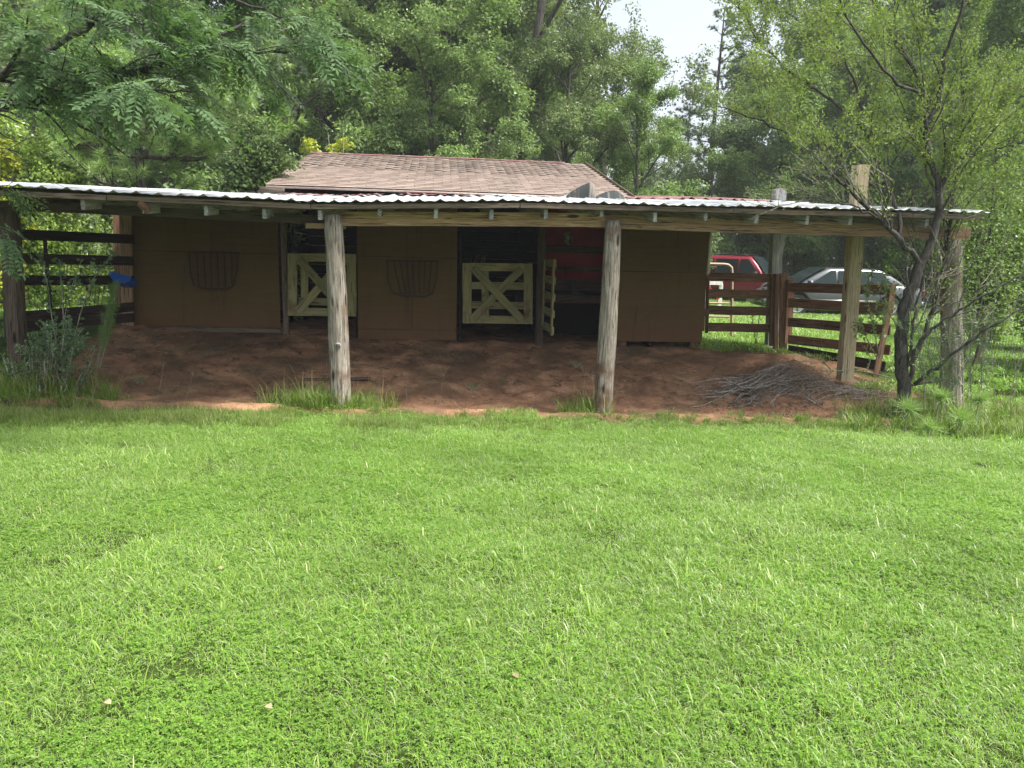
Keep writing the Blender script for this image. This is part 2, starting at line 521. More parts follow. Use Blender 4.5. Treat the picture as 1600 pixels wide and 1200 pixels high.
def ground_mat():
    m, t, b = new_mat('lawn_soil_and_red_clay')
    pos = t.nodes.new('ShaderNodeNewGeometry').outputs['Position']
    def nz(s, d=5, r=.6, dist=0): return noise_tex(t, pos, s, d, r, dist)
    # grass-covered soil
    g1 = ramp(t, nz(1.1), [(.35, (.04, .06, .014)), (.65, (.06, .10, .02))])
    g2 = ramp(t, nz(40, 4, .7), [(.35, (.4, .35, .25)), (.6, (1.1, 1.1, 1.0))])
    grass = mixc(t, 1.0, g1, g2, 'MULTIPLY')
    # red clay
    clay = ramp(t, nz(2.6, 8, .72), [(.3, (.16, .088, .05)), (.5, (.30, .165, .095)), (.68, (.52, .30, .18))])
    clay = mixc(t, ramp(t, nz(1.2, 5, .65, .4), [(.50, (0, 0, 0)), (.66, (.75, .75, .75))]), clay, (.13, .115, .06))
    clay = mixc(t, ramp(t, nz(5.5, 6, .7, .8), [(.53, (0, 0, 0)), (.66, (.85, .85, .85))]), clay, (.05, .032, .022))
    clay = mixc(t, ramp(t, nz(.8, 4, .6, .6), [(.40, (.6, .6, .6)), (.52, (0, 0, 0))]), clay, (.10, .062, .038))
    clay = mixc(t, ramp(t, nz(70, 3, .7), [(.56, (0, 0, 0)), (.72, (.6, .6, .6))]), clay, (.42, .26, .17))
    a = t.nodes.new('ShaderNodeAttribute'); a.attribute_name = 'tint'
    col = mixc(t, a.outputs['Fac'], grass, clay)
    # far woodland floor
    sep = t.nodes.new('ShaderNodeSeparateXYZ'); t.links.new(pos, sep.inputs[0])
    mr = N(t, 'ShaderNodeMapRange'); mr.inputs['From Min'].default_value = 31; mr.inputs['From Max'].default_value = 34
    t.links.new(sep.outputs[1], mr.inputs['Value'])
    col = mixc(t, mr.outputs[0], col, (.05, .045, .022))
    t.links.new(col, b.inputs['Base Color']); b.inputs['Roughness'].default_value = .95
    b.inputs['Specular IOR Level'].default_value = .15
    bump(t, b, nz(24, 6, .7), .7, .03)
    return m

gm = np_mesh('ground', np.stack([GX, GY, GZ], -1).reshape(-1, 3), GF, ground_mat(), smooth=True, tint=dmask)
link('ground', gm, kind='structure')

# ------------------------------------------------------------------ scattering (stuff nobody could count)
def scatter(name, pts, rot, scale, sources, label, cat, tilt=None, pick=None):
    """one stuff object: its vertices carry instances of the source meshes (geometry nodes)"""
    n = len(pts)
    me = bpy.data.meshes.new(name)
    me.vertices.add(n); me.vertices.foreach_set('co', np.asarray(pts, np.float32).ravel())
    a = me.attributes.new('spin', 'FLOAT_VECTOR', 'POINT')
    e = np.zeros((n, 3), np.float32); e[:, 2] = rot
    if tilt is not None: e[:, :2] = tilt
    a.data.foreach_set('vector', e.ravel())
    a = me.attributes.new('size', 'FLOAT', 'POINT'); a.data.foreach_set('value', np.asarray(scale, np.float32))
    if pick is not None:
        a = me.attributes.new('pick', 'INT', 'POINT'); a.data.foreach_set('value', np.asarray(pick, np.int32))
    me.update()
    o = link(name, me, label=label, cat=cat, kind='stuff')
    g = bpy.data.node_groups.new(name, 'GeometryNodeTree')
    g.interface.new_socket('Geometry', in_out='INPUT', socket_type='NodeSocketGeometry')
    g.interface.new_socket('Geometry', in_out='OUTPUT', socket_type='NodeSocketGeometry')
    gi = g.nodes.new('NodeGroupInput'); go = g.nodes.new('NodeGroupOutput')
    ji = g.nodes.new('GeometryNodeGeometryToInstance')
    for s in reversed(sources):
        so_ = bpy.data.objects.new(name + '_source', s)
        oi = g.nodes.new('GeometryNodeObjectInfo'); oi.inputs['Object'].default_value = so_
        oi.inputs['As Instance'].default_value = False
        g.links.new(oi.outputs['Geometry'], ji.inputs[0])
    ip = g.nodes.new('GeometryNodeInstanceOnPoints')
    g.links.new(gi.outputs[0], ip.inputs['Points'])
    g.links.new(ji.outputs[0], ip.inputs['Instance'])
    ip.inputs['Pick Instance'].default_value = True
    if pick is not None:
        npk = g.nodes.new('GeometryNodeInputNamedAttribute'); npk.data_type = 'INT'; npk.inputs['Name'].default_value = 'pick'
        g.links.new(npk.outputs[0], ip.inputs['Instance Index'])
    na = g.nodes.new('GeometryNodeInputNamedAttribute'); na.data_type = 'FLOAT_VECTOR'; na.inputs['Name'].default_value = 'spin'
    er = g.nodes.new('FunctionNodeEulerToRotation')
    g.links.new(na.outputs[0], er.inputs[0]); g.links.new(er.outputs[0], ip.inputs['Rotation'])
    ns = g.nodes.new('GeometryNodeInputNamedAttribute'); ns.data_type = 'FLOAT'; ns.inputs['Name'].default_value = 'size'
    g.links.new(ns.outputs[0], ip.inputs['Scale'])
    g.links.new(ip.outputs[0], go.inputs[0])
    md = o.modifiers.new('scatter', 'NODES'); md.node_group = g
    return o

def blades(rng, n, area, lmin, lmax, wmin, wmax, lean=.5, droop=.5, clump=0, yellow=.03, base=None):
    """grass blades: two quads and a pointed tip, folded over"""
    if base is None:
        base = (rng.random((n, 2)) - .5) * area
    if clump:
        cc = (rng.random((max(1, n // clump), 2)) - .5) * area
        base = cc[rng.integers(0, len(cc), n)] + rng.normal(0, area * .03, (n, 2))
    L = rng.uniform(lmin, lmax, n) * rng.uniform(.6, 1, n); Wd = rng.uniform(wmin, wmax, n)
    th = rng.uniform(0, 2 * np.pi, n); ln = np.abs(rng.normal(0, lean, n)); dr = rng.uniform(.2, 1, n) * droop
    D = np.stack([np.cos(th), np.sin(th)], 1)
    Sd = np.stack([-np.sin(th), np.cos(th)], 1)
    tw = rng.normal(0, .6, n); S2 = Sd * np.cos(tw)[:, None] + D * np.sin(tw)[:, None]
    def pt(s, a):
        r = L * s * np.sin(a); z = L * s * np.cos(a)
        return np.concatenate([base + D * r[:, None], z[:, None]], 1)
    p0 = pt(0, ln); p1 = pt(.4, ln)
    a2 = np.clip(ln + dr, 0, 1.9); a3 = np.clip(ln + 2.1 * dr, 0, 2.3)
    def step(p, s, a):
        return p + np.concatenate([D * (L * s * np.sin(a))[:, None], (L * s * np.cos(a))[:, None]], 1)
    p2 = step(p1, .32, a2); p3 = step(p2, .28, a3)
    p3[:, 2] = np.maximum(p3[:, 2], .004); p2[:, 2] = np.maximum(p2[:, 2], .006)
    s3 = np.concatenate([S2, np.zeros((n, 1))], 1)
    V = np.stack([p0 - s3 * Wd[:, None] * .35, p0 + s3 * Wd[:, None] * .35, p1 - s3 * Wd[:, None] * .5, p1 + s3 * Wd[:, None] * .5,
                  p2 - s3 * Wd[:, None] * .38, p2 + s3 * Wd[:, None] * .38, p3 - s3 * Wd[:, None] * .06, p3 + s3 * Wd[:, None] * .06], 1).reshape(-1, 3)
    k = np.arange(n)[:, None] * 8
    F = np.concatenate([k + np.array([0, 1, 3, 2]), k + np.array([2, 3, 5, 4]), k + np.array([4, 5, 7, 6])], 0)
    tn = rng.uniform(0, .8, n) ** 1.1
    yl = rng.random(n) < yellow; tn[yl] = rng.uniform(.86, 1, yl.sum())
    return V, F, np.repeat(tn, 8)

def leaf_quads(C, D, Nn, L, Wd):
    """rhombic leaves: centre, direction, normal, length, width -> V, F"""
    n = len(C)
    Sx = np.cross(D, Nn); Sx /= np.linalg.norm(Sx, axis=1, keepdims=True) + 1e-9
    L = np.broadcast_to(L, (n,))[:, None]; Wd = np.broadcast_to(Wd, (n,))[:, None]
    V = np.stack([C - D * L * .5, C + Sx * Wd * .5 + Nn * Wd * .12, C + D * L * .5, C - Sx * Wd * .5 + Nn * Wd * .12], 1).reshape(-1, 3)
    F = np.arange(n * 4).reshape(n, 4)
    return V, F

def rand_dirs(rng, n):
    v = rng.normal(0, 1, (n, 3)); return v / np.linalg.norm(v, axis=1, keepdims=True)

def clover(rng, n, area, hmin, hmax, r):
    C = np.concatenate([(rng.random((n, 2)) - .5) * area, rng.uniform(hmin, hmax, (n, 1))], 1)
    C = np.repeat(C, 3, 0); m = len(C)
    th = np.tile([0, 2.09, 4.19], n) + np.repeat(rng.uniform(0, 6.28, n), 3)
    D = np.stack([np.cos(th), np.sin(th), rng.uniform(-.25, .25, m)], 1)
    Nn = np.stack([rng.normal(0, .25, m), rng.normal(0, .25, m), np.ones(m)], 1); Nn /= np.linalg.norm(Nn, axis=1, keepdims=True)
    rr = np.repeat(rng.uniform(.7, 1.2, n), 3) * r
    V, F = leaf_quads(C + D * rr[:, None] * .55, D, Nn, rr, rr * .85)
    return V, F, np.repeat(rng.uniform(0, 1, m), 4)

def patch_mesh(name, seed, specs, cl=None, mat=L_GRASS):
    rng = np.random.default_rng(seed)
    Vs, Fs, Ts, off, mi = [], [], [], 0, []
    for sp in specs:
        V, F, T = blades(rng, **sp); Vs.append(V); Fs.append(F + off); Ts.append(T); off += len(V); mi.append(np.zeros(len(F)))
    if cl:
        V, F, T = clover(rng, *cl); Vs.append(V); Fs.append(F + off); Ts.append(T); off += len(V); mi.append(np.ones(len(F)))
    return np_mesh(name, np.concatenate(Vs), np.concatenate(Fs), tint=np.concatenate(Ts), mats=[mat, L_CLOVER], midx=np.concatenate(mi))

turf = []
for k in range(5):
    nb = [2300, 1500, 2600, 1300, 1900][k]
    nc = [300, 800, 150, 1000, 500][k]
    turf.append(patch_mesh('turf', 100 + k, [
        dict(n=nb, area=.56, lmin=.025, lmax=.075, wmin=.0016, wmax=.0036, lean=.65, droop=.7, yellow=.04),
        dict(n=[50, 30, 90, 18, 40][k], area=.5, lmin=.06, lmax=.13, wmin=.0035, wmax=.007, lean=.7, droop=.75, clump=9, yellow=.05),
        dict(n=34, area=.5, lmin=.06, lmax=.13, wmin=.0013, wmax=.0022, lean=.8, droop=.3, yellow=.5),
    ], (nc, .54, .012, .04, .011)))
tuft = []
for k in range(3):
    tuft.append(patch_mesh('tuft', 200 + k, [
        dict(n=150, area=.35, lmin=.10, lmax=.30, wmin=.003, wmax=.006, lean=.35, droop=.45, clump=12, yellow=.12),
        dict(n=140, area=.40, lmin=.04, lmax=.12, wmin=.003, wmax=.006, lean=.6, droop=.5, yellow=.1),
        dict(n=5, area=.35, lmin=.32, lmax=.5, wmin=.002, wmax=.003, lean=.3, droop=.25, yellow=.8)], (50, .4, .02, .06, .014), mat=L_DRYGRASS))
coarse = []
for k in range(2):
    coarse.append(patch_mesh('meadow', 300 + k, [
        dict(n=1300, area=1.3, lmin=.05, lmax=.13, wmin=.006, wmax=.013, lean=.6, droop=.5, yellow=.04)], (500, 1.3, .015, .05, .03)))

rg = np.random.default_rng(9)
def grid_pts(x0, x1, y0, y1, s, jit=.5):
    X, Y = np.meshgrid(np.arange(x0, x1, s), np.arange(y0, y1, s), indexing='ij')
    P = np.stack([X.ravel(), Y.ravel()], 1); return P + (rg.random(P.shape) - .5) * s * jit * 2
def on_ground(P, dz=0): return np.concatenate([P, (h(P[:, 0], P[:, 1]) + dz)[:, None]], 1)

P = grid_pts(-10, 10, .4, 9.6, .33)
keep = (np.abs(P[:, 0]) < P[:, 1] * .80 + 1.6) & (dirtmask(P[:, 0], P[:, 1]) < .25)
P = P[keep]
fb = fbm(P[:, 0] * .9 + 3, P[:, 1] * .9 + 8, 3); fb = (fb - fb.min()) / (fb.max() - fb.min())
fb2 = fbm(P[:, 0] * 1.7 + 31, P[:, 1] * 1.7 + 2, 3); fb2 = (fb2 - fb2.min()) / (fb2.max() - fb2.min())
pick = np.array([3, 1, 4, 0, 2])[np.clip(((fb + rg.normal(0, .09, len(P))) * 5).astype(int), 0, 4)]
lsz = (.84 + .38 * fb2) * rg.uniform(.85, 1.15, len(P))
scatter('lawn', on_ground(P, -.004), rg.uniform(0, 6.28, len(P)), lsz, turf, 'bright green mown lawn of mixed grass and clover before the barn', 'lawn', pick=pick)
# ragged taller fringe along the dirt edge
c6, s6 = math.cos(rad(BYAW)), math.sin(rad(BYAW))
uu = rg.uniform(-7.2, 6.6, 1700); vv = -.62 + rg.normal(0, .16, 1700) - .3 * (uu < 1.5) * rg.random(1700) - .22 * (uu < -1.2)
keep = rg.random(1700) < np.where(uu < -1.5, .85, np.where(uu < 1.5, .42, .28))
uu, vv = uu[keep], vv[keep]
P = np.stack([uu * c6 - vv * s6, 9 + uu * s6 + vv * c6], 1)
kp = (np.abs(P[:, 0] + 2.2) > .26) & (np.abs(P[:, 0] - 1.15) > .25)
P, uu = P[kp], uu[kp]
sc = rg.uniform(.35, .8, len(P)) * np.where(uu < -1.5, .85, .72)
scatter('tall_grass', on_ground(P, -.005), rg.uniform(0, 6.28, len(P)), sc, tuft, 'ragged knee-high grass along the edge of the red clay', 'grass')
# clumps at the foot of the two round poles, by the left bushes and by the right tree
P = []
for (x, y, n, s) in ((-2.5, 8.72, 18, .2), (-1.95, 8.72, 12, .2), (1.0, 9.08, 6, .15), (-5.8, 8.3, 40, .5), (5.2, 9.1, 26, .5), (6.4, 9.0, 24, .6), (6.9, 9.6, 50, .9), (-6.6, 8.2, 24, .5)):
    P.append(rg.normal(0, s, (n, 2)) * [1, .5] + [x, y])
P = np.concatenate(P)
scatter('grass_clumps', on_ground(P, -.005), rg.uniform(0, 6.28, len(P)), rg.uniform(.7, 1.5, len(P)), tuft, 'long arching grass clumps round the feet of poles and trunks', 'grass')
# grass behind and beside the barn, out to the parked cars
P = np.concatenate([grid_pts(2.6, 24, 12.2, 24, .8), grid_pts(2.6, 30, 24, 33, 1.1), grid_pts(5.9, 14, 8.0, 12.4, .75), grid_pts(-24, -6.0, 9, 30, 1.0)])
keep = dirtmask(P[:, 0], P[:, 1]) < .3
bu = P[:, 0] * c6 + (P[:, 1] - 9) * s6; bv = -P[:, 0] * s6 + (P[:, 1] - 9) * c6
keep &= ~((bu > -3.9) & (bu < 3.75) & (bv > 2.5) & (bv < 11))
P = P[keep]
scatter('meadow_grass', on_ground(P), rg.uniform(0, 6.28, len(P)), rg.uniform(.8, 1.2, len(P)), coarse, 'sunny green grass beyond the board fence and under the cars', 'grass')
# leaf litter on the clay
def litter_mesh(seed, n, area, r):
    rng = np.random.default_rng(seed)
    C = np.concatenate([rng.normal(0, area * .35, (n, 2)), rng.uniform(.002, .02, (n, 1))], 1)
    D = rand_dirs(rng, n); D[:, 2] *= .3; Nn = np.stack([rng.normal(0, .4, n), rng.normal(0, .4, n), np.ones(n)], 1)
    V, F = leaf_quads(C, D, Nn / np.linalg.norm(Nn, axis=1, keepdims=True), rng.uniform(.4, 1.2, n) * r, rng.uniform(.3, .6, n) * r)
    return np_mesh('litter', V, F, L_DEAD, tint=np.repeat(rng.random(n) ** 2, 4))
lit = [litter_mesh(s, 130, .6, .045) for s in range(3)]
def straw_mesh(seed, n, area):
    rng = np.random.default_rng(seed)
    C = np.concatenate([rng.normal(0, area * .4, (n, 2)), rng.uniform(.004, .02, (n, 1))], 1)
    th = rng.uniform(0, 6.28, n); D = np.stack([np.cos(th), np.sin(th), rng.normal(0, .06, n)], 1)
    Nn = np.tile([0, 0, 1.], (n, 1)); L = rng.uniform(.05, .22, n)
    V, F = leaf_quads(C, D, Nn, L, np.full(n, .006))
    return np_mesh('straw', V, F, L_TAN, tint=np.repeat(rng.random(n), 4))
lit.append(straw_mesh(9, 40, .8))
P = np.concatenate([rg.normal(0, 1, (60, 2)) * [.7, .25] + [3.8, 9.75], rg.normal(0, 1, (26, 2)) * [1.6, .5] + [2.6, 10.6],
                    np.stack([rg.uniform(-5.5, 3.8, 90), rg.uniform(9.2, 11.8, 90)], 1), rg.normal(0, 1, (14, 2)) * [.6, .25] + [-3.6, 9.7],
                    rg.normal(0, 1, (20, 2)) * [.4, .4] + [6.9, 10.2]])
scatter('leaf_litter', on_ground(P, .002), rg.uniform(0, 6.28, len(P)), rg.uniform(.45, 1.0, len(P)), lit, 'dead brown leaves and bark crumbs strewn over the red clay', 'litter')
# ------------------------------------------------------------------ the barn with its lean-to
barn = empty('barn', BM, 'low brown horse barn with shingled roof and open tin lean-to on round poles', 'barn')
def B(u, v, z): return Vector((u, v, z))
def roof_z(u, v):
    return 2.25 + float(np.interp(u, [-8, -6, -4.6, -2.4, 0, 2, 3, 7], [-.02, -.02, -.07, -.09, 0, .01, .03, .05])) + float(np.interp(u, [-7, -5, -3.2, -2, 0, 4, 6], [.068, .070, .086, .094, .09, .09, .085])) * v
def bmesh_local(name, V, F, mat, parent=barn, smooth=False, tint=None, M=None, **kw):
    return link(name, np_mesh(name, V, F, mat, smooth, tint), BM @ (M or Matrix.Identity(4)), parent, **kw)
def bbox(name, u0, u1, v0, v1, z0, z1, mat, parent=barn, **kw):
    V, F = box_arrays(u1 - u0, v1 - v0, z1 - z0)
    return bmesh_local(name, V, F, mat, parent, M=Matrix.Translation(((u0 + u1) / 2, (v0 + v1) / 2, (z0 + z1) / 2)), **kw)

WV = 3.0
# plywood sheets, each cut out of several pieces with real seams
def sheet(px0, px1, py0, py1, label=None, v=WV, top=None, bot=None):
    a = bp(px0, (py0 + py1) / 2, v); b = bp(px1, (py0 + py1) / 2, v)
    z1 = top if top is not None else bp((px0 + px1) / 2, py0, v).z
    z0 = bot if bot is not None else bp((px0 + px1) / 2, py1, v).z
    return (a.x, b.x, z0, z1)
def ply(u0, u1, z0, z1, v=WV):
    n = 7
    us = np.linspace(u0 + .003, u1 - .003, n); zs = np.linspace(z0 + .003, z1 - .003, 6)
    U, Z = np.meshgrid(us, zs, indexing='ij')
    Wv = v + (fbm(U * .9 + 3, Z * .9, 2) - .37) * .035
    front = np.stack([U, Wv - .009, Z], -1).reshape(-1, 3); back = np.stack([U, Wv + .009, Z], -1).reshape(-1, 3)
    m = 6; F = []
    for i in range(n - 1):
        for j in range(m - 1):
            a = i * m + j; F.append((a, a + m, a + m + 1, a + 1)); q = a + n * m; F.append((q, q + 1, q + m + 1, q + m))
    rim = [i * m for i in range(n)] + [(n - 1) * m + j for j in range(1, m)] + [i * m + m - 1 for i in range(n - 2, -1, -1)] + [j for j in range(m - 2, 0, -1)]
    for k in range(len(rim)):
        a, b = rim[k], rim[(k + 1) % len(rim)]; F.append((b, a, a + n * m, b + n * m))
    return bmesh_local('plywood_sheet', np.concatenate([front, back]), F, M_PLY, smooth=False)
TOPZ = 2.43
def backing(u0, u1, z0, top=TOPZ): bbox('seam_light_block', u0 + .02, u1 - .02, WV + .03, WV + .05, z0 + .02, top - .02, M_INNER)  # dark panel added behind the sheets so no light shows through the seams
# left bay
a = sheet(205, 437, 392, 517); seam1 = bp(320, 394, WV).z; bot1 = bp(320, 515, WV).z
U0, U1 = a[0], a[1]
ply(U0, U1, seam1, 2.35); ply(U0, U1, bot1 + .05, seam1)
bb('sill_board', (U0, WV - .02, bot1 + .0), (U1, WV - .02, bot1 + .0), .07, .05, M_EDGE, barn)
# middle bay
a = sheet(559, 714, 400, 515); seam2 = bp(636, 402, WV).z; bot2a = bp(636, 515, WV).z; bot2 = bp(636, 531, WV).z
U2, U3 = a[0], a[1]; um = bp(644, 450, WV).x
ply(U2, U3, seam2, TOPZ); ply(U2, um, bot2a, seam2); ply(um, U3, bot2a, seam2); ply(U2, U3, bot2, bot2a)
# right bay
a = sheet(965, 1105, 424, 535); seam3 = bp(1035, 425, WV).z; bot3 = bp(1035, 534, WV).z
U4, U5 = a[0], bp(1104, 430, WV).x
ply(U4, U5, seam3, TOPZ); ply(U4, U5, bot3 + .0, seam3)
for u in (U4 + .12, U5 - .12):
    bbox('foot_block', u - .07, u + .07, WV + .01, WV + .15, bot3 - .35, bot3 + .05, M_FENCE)
backing(U0, U1, bot1 + .05, 2.35); backing(U2, U3, bot2a); backing(U4, U5, bot3)
# pale trim at the outer corner of the right bay
bbox('corner_trim', U5 + .012, U5 + .06, WV + .03, WV + .12, 1.35, TOPZ, flat('white_trim', (.7, .7, .68)))
# door jambs
for px, w_, mm in ((440, .08, M_EDGE), (553, .05, M_INNER), (716, .05, M_INNER)):
    u = bp(px, 430, WV).x
    bb('door_jamb', (u + .04, WV + .05, .0), (u + .04, WV + .05, TOPZ), w_, .08, mm, barn, up=Vector((1, 0, 0)))
uj = bp(845, 440, WV).x
bb('door_jamb', (uj, WV + .02, -.25), (uj, WV + .02, TOPZ), .13, .09, M_OLDBEAM, barn, up=Vector((1, 0, 0)))
# side, back and partition walls of dark planks (front ones seen through the doors)
def plank_wall(p0, p1, z0, z1, mat, name='wall', w_=.19, thick=.025):
    n = int((z1 - z0) / w_)
    for k in range(n):
        z = z0 + (k + .5) * (z1 - z0) / n
        bb(name, (p0[0], p0[1], z), (p1[0], p1[1], z), (z1 - z0) / n - .006, thick, mat, barn)
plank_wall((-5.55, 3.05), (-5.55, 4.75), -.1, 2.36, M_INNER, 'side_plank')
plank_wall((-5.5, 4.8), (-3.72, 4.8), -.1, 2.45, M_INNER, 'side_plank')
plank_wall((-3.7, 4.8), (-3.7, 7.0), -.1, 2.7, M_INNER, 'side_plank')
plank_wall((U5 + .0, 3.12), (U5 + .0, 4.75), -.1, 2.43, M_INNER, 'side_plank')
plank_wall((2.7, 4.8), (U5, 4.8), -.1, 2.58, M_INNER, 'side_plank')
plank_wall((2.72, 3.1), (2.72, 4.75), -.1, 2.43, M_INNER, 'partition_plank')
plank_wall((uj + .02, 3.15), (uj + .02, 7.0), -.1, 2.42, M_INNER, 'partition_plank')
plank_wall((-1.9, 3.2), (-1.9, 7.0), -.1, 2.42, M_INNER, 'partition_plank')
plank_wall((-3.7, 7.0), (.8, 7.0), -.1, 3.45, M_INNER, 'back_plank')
# gables
for ug in (-3.54, 2.12):
    V = np.array([(ug, 2.9, 2.50), (ug, 11.1, 2.50), (ug, 7.0, 3.54), (ug + .03, 2.9, 2.50), (ug + .03, 11.1, 2.50), (ug + .03, 7.0, 3.54)])
    bmesh_local('gable', V, [(0, 1, 2), (5, 4, 3), (0, 3, 4, 1), (1, 4, 5, 2), (2, 5, 3, 0)], M_PLY)
bbox('back_wall', -5.5, 3.3, 11.0, 11.06, -.1, 2.48, M_PLY)
bbox('end_wall', 3.24, 3.3, 4.85, 11.0, -.1, 2.48, M_PLY)

# hay racks: bent rod frames with slanting bars standing proud of the plywood
M_RACK = flat('brown_painted_rod', (.05, .026, .011), .7)
def hay_rack(x0, x1, y0, y1, bars, fan):
    g = []
    def q(px, py, dv): p = bp(px, py, WV - .02); return (p.x, p.y - dv, p.z)
    w_ = x1 - x0
    loop = [(x0, y0), (x0 + .03 * w_, y0 + .55 * (y1 - y0)), (x0 + .10 * w_, y1 - .1 * (y1 - y0)), (x0 + .28 * w_, y1), (x0 + .75 * w_, y1 + 2), (x1 - .1 * w_, y1 - .06 * (y1 - y0)), (x1 - .02 * w_, y0 + .5 * (y1 - y0)), (x1, y0)]
    g.append((np.array([q(x, y, .07) for x, y in loop]), np.full(8, .017)))
    g.append((np.array([q(x0 - 2, y0, .01), q((x0 + x1) / 2, y0, .03), q(x1 + 2, y0 + 1, .01)]), np.full(3, .016)))
    rack = link('hay_rack', np_mesh('hay_rack', *tubes(g, 6), M_RACK, True), BM, barn)
    for k in range(bars):
        t = (k + 1) / (bars + 1)
        tb = t + fan * (.5 - t) * .2 + .05
        xa, xb = x0 + w_ * t, x0 + w_ * (tb)
        P = np.array([q(xa, y0, .03), q((xa + xb) / 2, (y0 + y1) / 2, .06), q(xb, y1 - 2, .07)])
        c = P.mean(0); M = BM @ Matrix.Translation(c)
        link('bar', np_mesh('bar', *tubes([(P - c, np.full(3, .012))], 5), M_RACK, True), M, rack)
hay_rack(297, 373, 394, 450, 6, .3)
hay_rack(605, 684, 407, 461, 7, 1.4)

# stall gates of cream painted boards
def gate_board(p, q, wd, v, parent, mat=M_CREAM, th=.022):
    a = bp(*p, v); b = bp(*q, v)
    n = (b - a).normalized(); up = Vector((0, -1, 0)).cross(n)
    return bb('board', a, b, wd, th, mat, parent, up=up)
def stall_gate(x0, x1, y0, y1, v, back):
    c = bp((x0 + x1) / 2, y1, v)
    g = empty('stall_gate', BM @ Matrix.Translation(c), parent=barn)
    w_ = .15
    k = 1120 / 12.2 * w_          # board width in survey units
    gate_board((x0 + k / 2, y1), (x0 + k / 2, y0), w_, v, g)
    gate_board((x1 - k / 2, y1 + 1), (x1 - k / 2, y0 + 1), w_, v, g)
    gate_board((x0 + k, y0 + k * .43), (x1 - k, y0 + k * .43 + 1), w_ * .86, v, g)
    gate_board((x0 + k, y1 - k * .43), (x1 - k, y1 - k * .43 + 1), w_ * .86, v, g)
    gate_board((x0 + k * 1.15, y1 - k * .5), (x1 - k * 1.2, y0 + k * .6), w_ * .85, v - .024, g)
    gate_board((x0 + k * 1.2, y0 + k * .6), (x1 - k * 1.2, y1 - k * .4), w_ * .85, v - .027 - .021, g)
    for p, q in back: gate_board(p, q, w_ * .8, v + .03, g)
    return g
stall_gate(450, 556, 396, 493, WV - .05, [((476, 484), (476, 404)), ((466, 470), (540, 472))])
stall_gate(723, 832, 411, 505, WV - .05, [((758, 494), (758, 424)), ((737, 446), (820, 447)), ((737, 476), (820, 478))])
# third gate, swung open and seen edge-on
g = empty('stall_gate', BM @ Matrix.Translation((uj + .02, WV - .08, .4)), parent=barn, label='open stall gate seen edge-on')
z1g, z0g = bp(849, 404, WV - .5).z, bp(849, 519, WV - .5).z
bb('board', (uj + .03, WV - .12, z0g + .06), (uj + .03, WV - .12, z1g - .02), .14, .024, M_CREAM, g, up=Vector((0, 1, 0)))
bb('board', (uj + .055, WV - .95, z0g), (uj + .055, WV - .95, z1g), .14, .024, M_CREAM, g, up=Vector((0, 1, 0)))
for k in range(5):
    z = z0g + .07 + (z1g - z0g - .14) * k / 4
    bb('board', (uj + .082, WV - .98, z), (uj + .062, WV - .1, z), .12, .024, M_CREAM, g)

# tack bay: red wall, shelf boards, hooks and odds and ends
M_RED = flat('dull_red_wall', (.40, .03, .045), .7, noise=.25, scale=3)
RV = 4.6
bbox('red_wall', uj + .04, 2.7, RV, RV + .03, 1.02, 2.6, M_RED)
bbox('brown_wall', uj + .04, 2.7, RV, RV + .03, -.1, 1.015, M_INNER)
for py, w_, d in ((389, .13, .0), (420, .06, .0), (444, .2, .0)):
    z = bp(895, py + 1, RV).z
    bb('rail', (uj + .05, RV - .03 - d, z), (2.69, RV - .03 - d, z), w_, .03, M_SHELF, barn)
zs = bp(895, 468, RV - .3).z
bb('shelf', (uj + .05, RV - .38, zs), (2.69, RV - .38, zs), .12, .03, M_SHELF, barn)
bbox('shelf_top', uj + .04, 2.7, RV - .36, RV - .05, zs + .05, zs + .075, M_SHELF)
M_BLACK = flat('black_iron', (.012, .012, .012), .5)
zz = bp(895, 419, RV).z
rk = link('hook_rack', np_mesh('hook_rack', *tubes([(np.array([[1.1, 0, 0], [1.35, 0, 0.01], [1.6, 0, 0]]), np.full(3, .012))] + [
    (np.array([[x, 0, 0], [x, -.06, -.01], [x, -.09, .04]]), np.full(3, .007)) for x in (1.12, 1.23, 1.35, 1.46, 1.57)] + [
    (np.array([[x, -.02, 0], [x + .01, -.03, -.1], [x + .02, -.02, -.2]]), np.full(3, .009)) for x in (1.17, 1.42)], 5), M_BLACK), BM @ Matrix.Translation((0, RV - .08, zz)), barn)
# saddle bracket standing on the shelf
prof = [(0, 0), (.24, 0), (.24, .03), (.12, .06), (.07, .13), (.06, .3), (0, .3)]
V = [(a, y, b) for y in (0, .05) for a, b in prof]; n = len(prof)
F = [tuple(range(n - 1, -1, -1)), tuple(range(n, 2 * n))] + [(i, (i + 1) % n, (i + 1) % n + n, i + n) for i in range(n)]
link('boot_jack', np_mesh('boot_jack', V, F, M_BLACK), BM @ Matrix.Translation((bp(890, 460, RV).x, RV - .25, zs + .076)), None, 'black boot-shaped iron standing on the dusty shelf of the tack bay', 'boot jack')
V, F = tubes([(np.array([[0, 0, 0], [.0, -.01, -.05], [.02, -.02, -.12], [.0, -.02, -.2], [.05, -.02, -.27]]), np.array([.02, .06, .075, .05, .03])),
              (np.array([[.04, 0, -.1], [.1, -.02, -.13], [.11, -.03, -.2]]), np.array([.02, .025, .015]))], 8)
link('work_glove', np_mesh('work_glove', V, F, flat('dirty_yellow_cloth', (.32, .29, .13), .9, noise=.5), True), BM @ Matrix.Translation((bp(886, 358, RV).x - .02, RV - .09, bp(886, 360, RV).z)), None,
     'grubby yellow glove hanging high on the dark red wall', 'glove')
